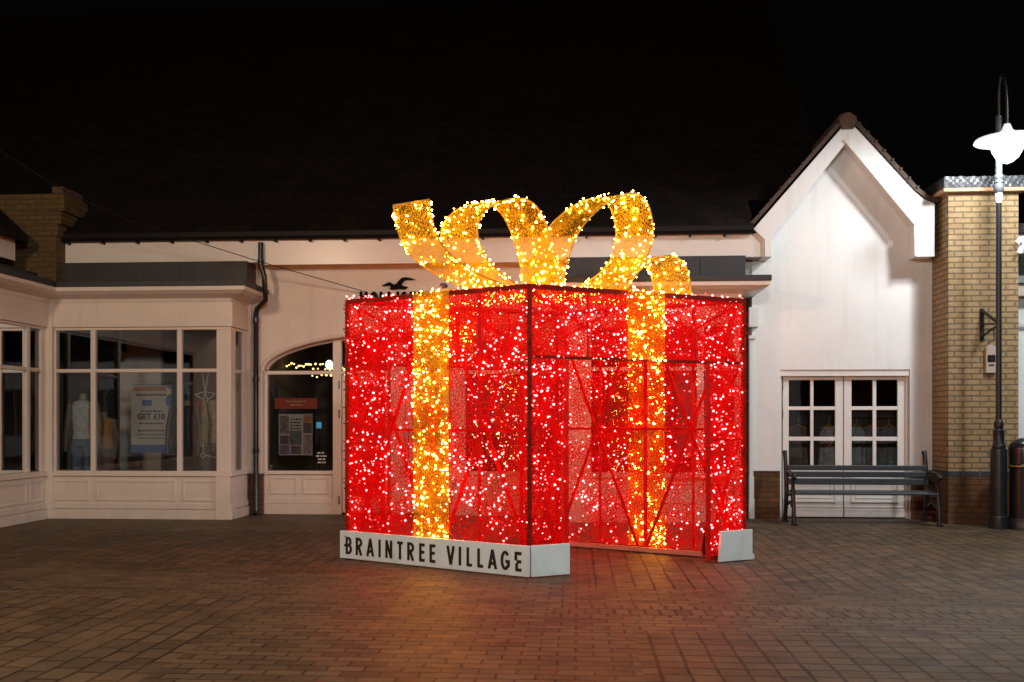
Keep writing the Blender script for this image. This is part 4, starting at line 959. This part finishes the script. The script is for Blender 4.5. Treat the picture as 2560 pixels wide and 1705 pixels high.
for nm, pts in strips:
    sp_ = smooth_path(pts); k = MB(); s = random.uniform(0,9); A_, B_ = [], []
    for (a, b) in sp_: A_.append(bow_pt(a, b, hwid)); B_.append(bow_pt(a, b, -hwid))
    for i in range(len(sp_)-1):
        l_ = (A_[i+1]-A_[i]).length
        k.face([A_[i], B_[i], B_[i+1], A_[i+1]], [(0,s),(hwid*2,s),(hwid*2,s+l_),(0,s+l_)]); s += l_
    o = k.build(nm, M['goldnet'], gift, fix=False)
    e = MB(); e.tube(A_, .009, 6); e.build('edge_wire', M['goldwire'], o); e = MB(); e.tube(B_, .009, 6); e.build('edge_wire', M['goldwire'], o)
    e = MB(); 
    if nm == 'bow_tail': e.bar(A_[0], B_[0], .016); e.build('end_wire', M['goldwire'], o)
    tot = sum((A_[i+1]-A_[i]).length for i in range(len(sp_)-1))
    for _ in range(int(tot*hwid*2*240)):
        f = random.random()*(len(sp_)-1.001); i = int(f); t = f-i; ww = random.choice((0, 1, random.random(), random.random(), random.random()))
        a = A_[i].lerp(A_[i+1], t); b = B_[i].lerp(B_[i+1], t); tg = (A_[i+1]-A_[i]).normalized(); nn = tg.cross((B_[i]-A_[i]).normalized())
        c_ = a.lerp(b, ww) + nn*random.choice((-1,1))*random.uniform(.008,.035)
        bulbs_g.append((c_, random.uniform(.0068,.0120) if random.random() < .55 else random.uniform(.004,.0065)))
k = MB(); a = bow_pt(1440, 620, 0.05); k.bar(a, Vector((a.x+.01, a.y, HT)), .018); a = bow_pt(1130, 640, 0.0); k.bar(a, Vector((a.x, a.y, HT)), .018); a = bow_pt(1072, 634, .12); k.bar(a, Vector((a.x, a.y, HT)), .018); k.build('bow_stay', M['goldwire'], gift)
k = MB(); c_ = FP(l0,c0,.56,HT+.05); k.lathe(c_, [(.001,.03),(.03,.025),(.045,.0),(.03,-.015),(.001,-.02)], 12); k.build('plug_cap', M['bluecap'], gift, smooth=True)

# single bulbs for the hundred that show largest, the rest as one part
cam = Vector((0,0,H))
allb = [(c_, r_, 0) for c_, r_ in bulbs_r] + [(c_, r_, 1) for c_, r_ in bulbs_g]
allb.sort(key=lambda q: -(q[1]/(q[0]-cam).length))
front = [q for q in allb if q[0].z < HT+.1][:60] ; front += [q for q in allb if q[0].z >= HT+.1][:40]
fs = set(id(q) for q in front)
proto = {}
for q in front:
    key = q[2]
    if key not in proto:
        k = MB(); k.ico((0,0,0), 1.0); proto[key] = k.build('bulb', M['redbulb' if key == 0 else 'goldbulb'], gift, smooth=True); o = proto[key]
    else:
        o = proto[key].copy(); COL.objects.link(o); o.parent = gift
    o.location = q[0] - gift.location; o.scale = (q[1],)*3
    if key: o['label'] = 'glowing gold fairy bulb'
    else: o['label'] = 'glowing red fairy bulb'
k = MB()
for q in allb:
    if id(q) not in fs: k.ico(q[0], q[1], q[2] + (2 if random.random() < (.45 if q[1] < .0065 else .12) else 0))
for run, c_ in strings:
    for p0, p1 in zip(run[:-1], run[1:]):
        if (p1-p0).length > .02: k.bar(p0, p1, .004, .004, mi=4+c_)
fl = k.build('fairy_lights', [M['redbulb'], M['goldbulb'], M['reddim'], M['golddim'], plain('red_flex', (.25,.01,.01), .6), plain('gold_flex', (.2,.11,.02), .6)], gift, smooth=True, fix=False); fl['kind'] = 'stuff'

# ================================================================== THINGS IN THE WINDOWS
def loft(mb, rings, n=18, mi=0):                      # rings: (cx, cy, z, rx, ry)
    v = []; f = []
    for (cx_, cy_, z_, rx, ry) in rings:
        for k_ in range(n):
            a = 2*math.pi*k_/n; v.append((cx_+rx*math.cos(a), cy_+ry*math.sin(a), z_))
    for i in range(len(rings)-1):
        for k_ in range(n):
            k2 = (k_+1)%n; f.append((i*n+k_, i*n+k2, (i+1)*n+k2, (i+1)*n+k_))
    f.append(tuple(reversed(range(n)))); f.append(tuple(range((len(rings)-1)*n, len(rings)*n)))
    mb.mesh(v, f, mi)
def fabric(name, col): return plain(name, col, .85, .25, 14, .5, 26)
def mannequin(px, Y, label, top, bottom, skin, sh=1.69, base=.25, dress=False, jacket=None):
    x0 = X(px, Y); t = thing('mannequin', label, 'mannequin', (x0, Y, base), 'mannequins in the shop windows')
    hgt = sh - base; k_ = hgt/1.45
    b = MB()
    loft(b, [(x0,Y,base+1.40*k_,.06,.055),(x0,Y,base+1.47*k_,.05,.05),(x0,Y,base+1.53*k_,.05,.05),(x0,Y,base+1.545*k_,.03,.03)])
    for s in (-1,1):
        b.tube([(x0+s*.19*k_,Y,base+1.40*k_),(x0+s*.25*k_,Y,base+1.1*k_),(x0+s*.25*k_,Y-.04,base+.82*k_),(x0+s*.24*k_,Y-.06,base+.68*k_)], [.05,.042,.034,.03], 10)
        b.tube([(x0+s*.09*k_,Y,base+.80*k_),(x0+s*.10*k_,Y,base+.42*k_),(x0+s*.10*k_,Y+.02,base+.05*k_),(x0+s*.10*k_,Y-.08,base+.01)], [.09,.065,.04,.03], 12)
    b.build('body', skin, t, smooth=True)
    b = MB(); loft(b, [(x0,Y,base+.86*k_,.165,.12),(x0,Y,base+1.0*k_,.145,.105),(x0,Y,base+1.2*k_,.175,.125),(x0,Y,base+1.34*k_,.195,.11),(x0,Y,base+1.41*k_,.15,.09),(x0,Y,base+1.44*k_,.07,.065)]); b.build('top', top, t, smooth=True)
    b = MB()
    if dress: loft(b, [(x0,Y,base+.10*k_,.30,.24),(x0,Y,base+.45*k_,.25,.19),(x0,Y,base+.87*k_,.172,.126)])
    else:
        loft(b, [(x0,Y,base+.76*k_,.175,.13),(x0,Y,base+.87*k_,.168,.123)])
        for s in (-1,1): b.tube([(x0+s*.085*k_,Y,base+.80*k_),(x0+s*.10*k_,Y,base+.42*k_),(x0+s*.10*k_,Y+.02,base+.06*k_)], [.105,.082,.07], 12)
    b.build('skirt' if dress else 'trousers', bottom, t, smooth=True)
    if jacket:
        b = MB()
        for s in (-1,1):
            b.tube([(x0+s*.12*k_,Y-.10,base+1.41*k_),(x0+s*.15*k_,Y-.135,base+1.1*k_),(x0+s*.13*k_,Y-.14,base+.75*k_)], [.035,.05,.055], 8)
            b.tube([(x0+s*.19*k_,Y,base+1.41*k_),(x0+s*.27*k_,Y-.01,base+1.1*k_),(x0+s*.26*k_,Y-.05,base+.80*k_)], [.075,.065,.06], 10)
        b.build('jacket', jacket, t, smooth=True)
    k2 = MB(); k2.lathe((x0,Y,0), [(.19,.02),(.19,base-.02),(.15,base)], 20); k2.build('stand', M['blackplast'], t)
    return t
skin = plain('mannequin_skin', (.30,.24,.17), .5)
dskin = plain('dark_mannequin', (.05,.045,.04), .4)
ivory = fabric('ivory_cloth', (.50,.50,.48)); jean = fabric('denim', (.12,.16,.24)); orange = fabric('tan_cloth', (.42,.19,.05)); blk = fabric('black_cloth', (.014,.012,.012)); brn = fabric('dark_red_cloth', (.12,.03,.02)); crm = fabric('khaki_cloth', (.30,.25,.16)); grey = fabric('grey_cloth', (.09,.09,.09)); mauve = fabric('mauve_cloth', (.16,.10,.10))
mannequin(208, 14.15, 'mannequin in white vest and blue jeans in the left bay window', ivory, jean, skin, sh=1.70)
mannequin(258, 14.35, 'mannequin in tan top and mauve trousers in the bay window left of the poster', orange, mauve, skin, sh=1.45)
mannequin(461, 13.95, 'mannequin in long black dress in front of the white poster', blk, blk, dskin, sh=1.62, dress=True)
mannequin(496, 14.05, 'mannequin in khaki jacket over dark red top beside the corner post', brn, grey, dskin, sh=1.72, jacket=crm)
mannequin(12, 13.12, 'dark mannequin with pale scarf behind the far left window', blk, blk, dskin, sh=1.6)
mannequin(52, 13.32, 'mannequin in grey coat behind the far left window', grey, grey, dskin, sh=1.72)
# move those two behind the wing's glass
for o in [o for o in bpy.data.objects if o.type == 'EMPTY' and o.name.startswith('mannequin')][-2:]: o.location.x -= .06

def chunks(mb, x0, x1, zc, h, Y, dens=9, mi=0):       # a line of print too small to read
    x_ = x0
    while x_ < x1 - .01:
        w_ = min(random.uniform(.018, .06), x1-x_); mb.box((x_, Y-.0025, zc-h/2), (x_+w_, Y-.0005, zc+h/2), mi); x_ += w_ + .012
YPo = 14.0
po = thing('window_poster', 'white and blue poster reading GET £10 hanging in the left bay window', 'poster', P(378, 1047, YPo))
a, b = P(328,1131,YPo), P(428,964,YPo)
paper = plain('poster_paper', (.46,.43,.40), .6, .05); blue = plain('poster_blue', (.06,.13,.30), .6, .08); opr = plain('poster_orange', (.34,.15,.06), .6, .08); ink = plain('poster_ink', (.02,.02,.03), .6)
k = MB(); k.box((a.x, YPo, a.z), (b.x, YPo+.006, b.z)); k.build('sheet', paper, po)
k = MB(); k.box((a.x, YPo-.003, a.z), (b.x, YPo-.0006, a.z+.115)); k.prism([(b.x, YPo-.003, b.z-.06), (b.x-.07, YPo-.003, b.z-.02), (b.x-.07, YPo-.003, b.z), (b.x, YPo-.003, b.z)], (0,.0024,0))
k.prism([(b.x+0, YPo-.003, b.z-.22+.1*math.cos(R(t))) if abs(math.sin(R(t))) < .01 else (b.x-.085*abs(math.sin(R(t))), YPo-.003, b.z-.22+.1*math.cos(R(t))) for t in range(0,181,15)], (0,.0024,0))
k.box((a.x+.17, YPo-.003, b.z-.30), (a.x+.31, YPo-.0006, b.z-.21)); k.build('blue_print', blue, po)
k = MB(); k.box((a.x+.03, YPo-.003, b.z-.075), (b.x-.08, YPo-.0006, b.z-.012)); k.build('orange_band', opr, po)
k = MB()
for zc, h, m_ in ((b.z-.135,.026,.08), (b.z-.375,.020,.14), (b.z-.555,.018,.12), (b.z-.66,.018,.1), (b.z-.72,.014,.1), (b.z-.77,.014,.1)): chunks(k, a.x+m_, b.x-m_, zc, h, YPo)
k.build('small_print', ink, po)
def text(s_, size, loc, mat, parent, bold=0.0, align='CENTER', rotz=0.0):
    cu = bpy.data.curves.new('txt', 'FONT'); cu.body = s_; cu.size = size; cu.align_x = align; cu.extrude = .001; cu.offset = bold
    ob = bpy.data.objects.new('txt', cu); COL.objects.link(ob)
    bpy.context.view_layer.update()
    me = bpy.data.meshes.new_from_object(ob.evaluated_get(bpy.context.evaluated_depsgraph_get())); bpy.data.objects.remove(ob)
    me.materials.clear(); me.materials.append(mat)
    o = bpy.data.objects.new('lettering', me); COL.objects.link(o); o.parent = parent
    o.rotation_euler = (math.pi/2, 0, rotz); o.location = Vector(loc) - parent.location
    return o
text('GET £10', .115, ((a.x+b.x)/2, YPo-.004, b.z-.49), ink, po, .004)
k = MB(); k.tube([(a.x, YPo+.01, b.z+.012), (b.x+.02, YPo+.01, b.z+.012)], .006, 6); k.build('hanging_rail', M['hinge'], po)

YO = 14.42
bn2 = thing('window_banner', 'red orange banner hanging behind the arched shop window', 'banner', P(740, 1009, YO))
a, b = P(687,1022,YO), P(793,995,YO)
k = MB(); k.box((a.x, YO, a.z), (b.x, YO+.006, b.z)); k.build('sheet', plain('banner_red', (.40,.055,.012), .6, .06), bn2)
k = MB(); pk = plain('banner_print', (.5,.35,.3), .6); chunks(k, a.x+.17, b.x-.17, b.z-.052, .022, YO); chunks(k, a.x+.24, b.x-.22, b.z-.105, .026, YO); k.build('small_print', pk, bn2)
po2 = thing('picture_poster', 'pale poster of small fashion pictures below the red banner in the arched window', 'poster', P(740, 1085, YO))
a, b = P(697,1138,YO), P(781,1035,YO); W_, H_ = b.x-a.x, b.z-a.z
k = MB(); k.box((a.x, YO, a.z), (b.x, YO+.006, b.z)); k.build('sheet', paper, po2)
for (u0,u1,v0,v1,col) in ((.03,.30,.52,.96,(.20,.17,.15)),(.04,.30,.27,.48,(.09,.08,.08)),(.02,.32,.02,.25,(.17,.13,.24)),(.32,.68,.25,.60,(.13,.15,.12)),(.36,.66,.03,.23,(.16,.09,.07)),(.73,.98,.80,.98,(.38,.14,.05)),(.73,.98,.53,.79,(.11,.08,.07)),(.73,.98,.03,.50,(.30,.23,.23))):
    k = MB(); k.box((a.x+u0*W_, YO-.003, a.z+v0*H_), (a.x+u1*W_, YO-.0006, a.z+v1*H_)); k.build('picture', plain('print', col, .6, .5, 22), po2)
k = MB()
for i in range(4): chunks(k, a.x+.34*W_, a.x+.68*W_, a.z+(.87-.075*i)*H_, .022, YO)
k.build('small_print', ink, po2)
st_ = thing('window_lettering', 'small white lettering in the lower right corner of the arched window', 'lettering', P(805, 1145, YS+.03))
wp = plain('white_vinyl', (.5,.48,.45), .6); k = MB()
for i, (m0, m1) in enumerate(((793,812),(790,818),(795,814),(794,815))):
    q0, q1 = P(m0, 1132+i*8, YS+.04), P(m1, 1132+i*8, YS+.04); chunks(k, q0.x, q1.x, q0.z, .022, YS+.041)
k.build('lettering', wp, st_)
sl = thing('shop_screen', 'tiny glowing blue screen inside the arched shop window', 'screen', P(797, 1063, 15.4))
k = MB(); c_ = P(797,1063,15.4); k.box((c_.x-.04,15.4,c_.z-.05), (c_.x+.04,15.42,c_.z+.05)); k.build('display', emission('blue_screen', (.10,.35,.5), .8), sl); k = MB(); k.box((c_.x-.05,15.421,c_.z-.06), (c_.x+.05,15.45,c_.z+.06)); k.box((c_.x-.01,15.44,0.02), (c_.x+.01,15.46,c_.z)); k.build('casing', M['blackplast'], sl)
# string of warm bulbs inside, seen in the fanlight, and glass reflections built as bulbs further right
def string(name_label, rng_px, rng_py, cnt, Y, big=0):
    t = thing('light_string', name_label, 'fairy lights', P(sum(rng_px)/2, sum(rng_py)/2, Y), 'warm bulb strings inside the arched shop'); pts = []
    for i in range(cnt):
        f = (i+.5)/cnt; pts.append(P(rng_px[0]+(rng_px[1]-rng_px[0])*f, random.uniform(*rng_py), Y + random.uniform(-.06,.06)))
    k = MB(); k.tube(pts, .003, 5); k.build('wire', M['cable'], t)
    p0 = None
    for c_ in pts:
        r_ = random.uniform(.013,.021)
        if p0 is None: k = MB(); k.ico((0,0,0), 1.0); p0 = o = k.build('bulb', M['warmbulb'], t, smooth=True)
        else: o = p0.copy(); COL.objects.link(o); o.parent = t
        o.location = c_ - t.location; o.scale = (r_,)*3
string('string of warm fairy bulbs behind the arched fanlight', (714, 870), (908, 924), 26, 15.3)
string('scattered warm fairy bulbs below the transom behind the arched shop window', (775, 880), (936, 946), 9, 15.3)
pd = thing('lamp_reflection', 'bright oval street lamp reflection glowing in the arched fanlight', 'lamp reflection', P(823, 912, 15.0))  # reflection of a street lamp, built as a glowing globe on a cord
c_ = P(823, 912, 15.0); k = MB(); k.lathe(c_, [(.001,-.07),(.035,-.06),(.06,-.01),(.05,.04),(.02,.07),(.001,.072)], 16); k.build('globe', M['reflection_white'], pd, smooth=True); k = MB(); k.tube([c_+Vector((0,0,.07)), (c_.x, c_.y, 3.3)], .006, 6); k.build('cord', M['cable'], pd)
for (qx0, qx1, qy0, qy1, n_, lb) in ((1180, 1300, 930, 1010, 26, 'upper tangle of warm bulb reflections in the shop window seen through the gift box'), (1180, 1300, 1040, 1170, 30, 'lower tangle of warm bulb reflections in the shop window seen through the gift box')):
    string(lb, (qx0, qx1), (qy0, qy1), n_, 14.9)  # these bulbs stand in for yellow reflections in the glass
# speaker / projector in front of the pale panel
sp2 = thing('ceiling_projector', 'black box hanging from the ceiling in the left bay window', 'projector', P(279, 862, 14.6))
a, b = P(257,882,14.6), P(300,845,14.6); k = MB(); k.box((a.x,14.6,a.z),(b.x,14.85,b.z)); k.build('casing', M['blackplast'], sp2, bevel=.02); k = MB(); k.tube([((a.x+b.x)/2,14.7,b.z),((a.x+b.x)/2,14.7,3.34)], .02, 8); k.build('hanger', M['blackplast'], sp2)
# ornament of pale rods beside the corner post
orn = thing('window_ornament', 'pale metal rod star ornament hanging near the right end of the left bay window', 'ornament', P(512, 985, 13.75)); k = MB()
for p0, p1 in (((505,930),(513,978)),((521,930),(514,978)),((487,986),(512,979)),((512,979),(538,984)),((487,986),(510,1000)),((538,984),(516,1002)),((513,978),(508,1002)),((513,978),(519,1004)),((508,1110),(508,1137)),((500,1138),(507,1131)),((500,1138),(507,1146)),((507,1131),(515,1138)),((507,1146),(515,1138)),((515,1138),(540,1144))): k.bar(P(*p0,13.75), P(*p1,13.75), .012, .012)
k.build('rods', plain('pale_rod', (.45,.46,.46), .35), orn)
k = MB(); sn = MB()
# clothes rail inside the double doors
rail = thing('clothes_rail', 'wooden clothes rail behind the right door of the white double doors', 'clothes rail', P(2185, 1045, 14.9)); k.tube([P(2128,1045,14.9), P(2244,1047,14.9)], .012, 8); k.tube([P(2128,1045,14.9), P(2128,1045,14.9)*1 + Vector((0,0,-1.4))], .012, 8); k.tube([P(2244,1047,14.9), P(2244,1047,14.9) + Vector((0,0,-1.4))], .012, 8)
k.build('rail', plain('rail_wood', (.42,.2,.08), .5), rail, smooth=True)
hw_ = plain('hanger_wood', (.62,.32,.09), .45)
gm = [fabric('garment_grey', (.30,.30,.30)), fabric('garment_pale', (.6,.58,.55)), fabric('garment_brown', (.22,.17,.13))]
labs = ['dark garment on a wooden hanger at the left end behind the white double doors', 'pale garment on a wooden hanger left of where the white double doors meet', 'pale garment on a wooden hanger right of where the white double doors meet', 'grey garment on a hanger behind the middle of the right white door', 'dark garment at the right end of the clothes rail behind the white door']
for i, (px, mi_) in enumerate(((1995, 2), (2072, 1), (2140, 1), (2180, 0), (2222, 0))):
    c_ = P(px, 1062, 14.75); t = thing('hanging_garment', labs[i], 'garment', c_, 'garments hanging behind the double doors')
    h = MB(); h.tube([c_+Vector((0,0,.10)), c_+Vector((.015,0,.08)), c_+Vector((0,0,.05)), c_], .006, 6); h.tube([c_+Vector((-.12,0,-.06)), c_, c_+Vector((.12,0,-.06))], .012, 8); h.build('hanger', hw_, t, smooth=True)
    g_ = MB(); loft(g_, [(c_.x,c_.y,c_.z-.75,.16,.06),(c_.x,c_.y,c_.z-.4,.13,.05),(c_.x,c_.y,c_.z-.10,.12,.045),(c_.x,c_.y,c_.z-.03,.05,.03)], 26); 
    g_.v = [(x_+.012*math.sin(j*2.4+i), y_+.014*math.sin(j*1.7), z_) for j, (x_, y_, z_) in enumerate(g_.v)]; g_.build('cloth', gm[mi_], t, smooth=True)

# ================================================================== BUILDING ACROSS THE SQUARE (mirrored in the panes)
op = thing('opposite_shop', 'white gabled shop across the square mirrored in the window panes', 'shop', (-2, -9.5, 0)); k = MB()
wp_ = [(-9.5,0),(-9.5,3.6),(-7.2,3.6),(-4.6,6.4),(-2.0,3.6),(8.5,3.6),(8.5,0)]
k.prism([(a_, -9.5, b_) for a_, b_ in wp_], (0,-.3,0)); k.build('wall', M['white'], op)
for cx_, w_, z0_, z1_ in ((-8.2,1.3,.8,2.5),(-4.6,2.2,.8,2.6),(-.6,1.6,.02,2.4),(2.6,2.2,.8,2.6),(6.2,2.2,.8,2.6)):
    f = MB(); f.box((cx_-w_/2-.08,-9.5,z0_-.08 if z0_ > .1 else .01),(cx_+w_/2+.08,-9.44,z1_+.08)); wf = f.build('window', M['whitewood'], op)
    for i in range(3):
        f = MB(); f.box((cx_-w_/2+i*w_/3+.03,-9.439,z0_),(cx_-w_/2+(i+1)*w_/3-.03,-9.43,z1_)); f.build('pane', M['dark'], wf)
f = MB(); f.box((-9.5,-9.45,3.62),(8.5,-9.3,3.72)); f.build('gutter', M['gutter'], op)
# ================================================================== LIGHT
wd = bpy.data.worlds.new('World'); sc.world = wd; wd.use_nodes = True
n = wd.node_tree.nodes; bg = n['Background']
bg.inputs[0].default_value = (.0014,.0011,.0012,1); bg.inputs[1].default_value = 1.0
def lampx(name, loc, power, col, size):
    l = bpy.data.lights.new(name, 'POINT'); l.energy = power; l.color = col; l.shadow_soft_size = size
    o = bpy.data.objects.new(name, l); COL.objects.link(o); o.location = loc; return o
lampx('square_lamp_light', (-6.0, 4.0, 5.0), 880, (1.0,.72,.50), .35)
lampx('walkway_lamp_light', (.4, .5, 4.6), 1250, (.92,.96,.94), .3)
lampx('lantern_light', (lt.x, YT, tz(374)), 300, (.95,.98,1.0), .11)
ml = bpy.data.lights.new('gable_fill_spot', 'SPOT'); ml.energy = 1600; ml.color = (.92,.97,1.0); ml.shadow_soft_size = .45; ml.spot_size = R(82); ml.spot_blend = .4  # unseen spot added to even out the light on the gable
mo_ = bpy.data.objects.new('gable_fill_spot', ml); COL.objects.link(mo_); mo_.location = (7.4, 8.5, 7.6)
mo_.rotation_euler = (Vector((3.6, 11.5, 0)) - mo_.location).to_track_quat('-Z', 'Y').to_euler()

# ================================================================== CAMERA
cd = bpy.data.cameras.new('camera'); co = bpy.data.objects.new('camera', cd); COL.objects.link(co)
co.location = (0,0,H); co.rotation_euler = (math.pi/2, 0, TH); cd.sensor_width = 36; cd.lens = F/2560*36
cd.shift_y = (HZ-852.5)/2560; cd.clip_end = 300; cd.clip_start = .05
sc.camera = co
sc.view_settings.view_transform = 'Standard'; sc.view_settings.look = 'None'; sc.view_settings.exposure = 0
sc.render.engine = 'CYCLES'
cy = sc.cycles
cy.use_denoising = True
try: cy.denoiser = 'OPENIMAGEDENOISE'
except Exception: pass
cy.max_bounces = 6; cy.diffuse_bounces = 3; cy.glossy_bounces = 3; cy.transmission_bounces = 4; cy.transparent_max_bounces = 24
cy.sample_clamp_indirect = 4; cy.use_light_tree = True; cy.caustics_reflective = False; cy.caustics_refractive = False
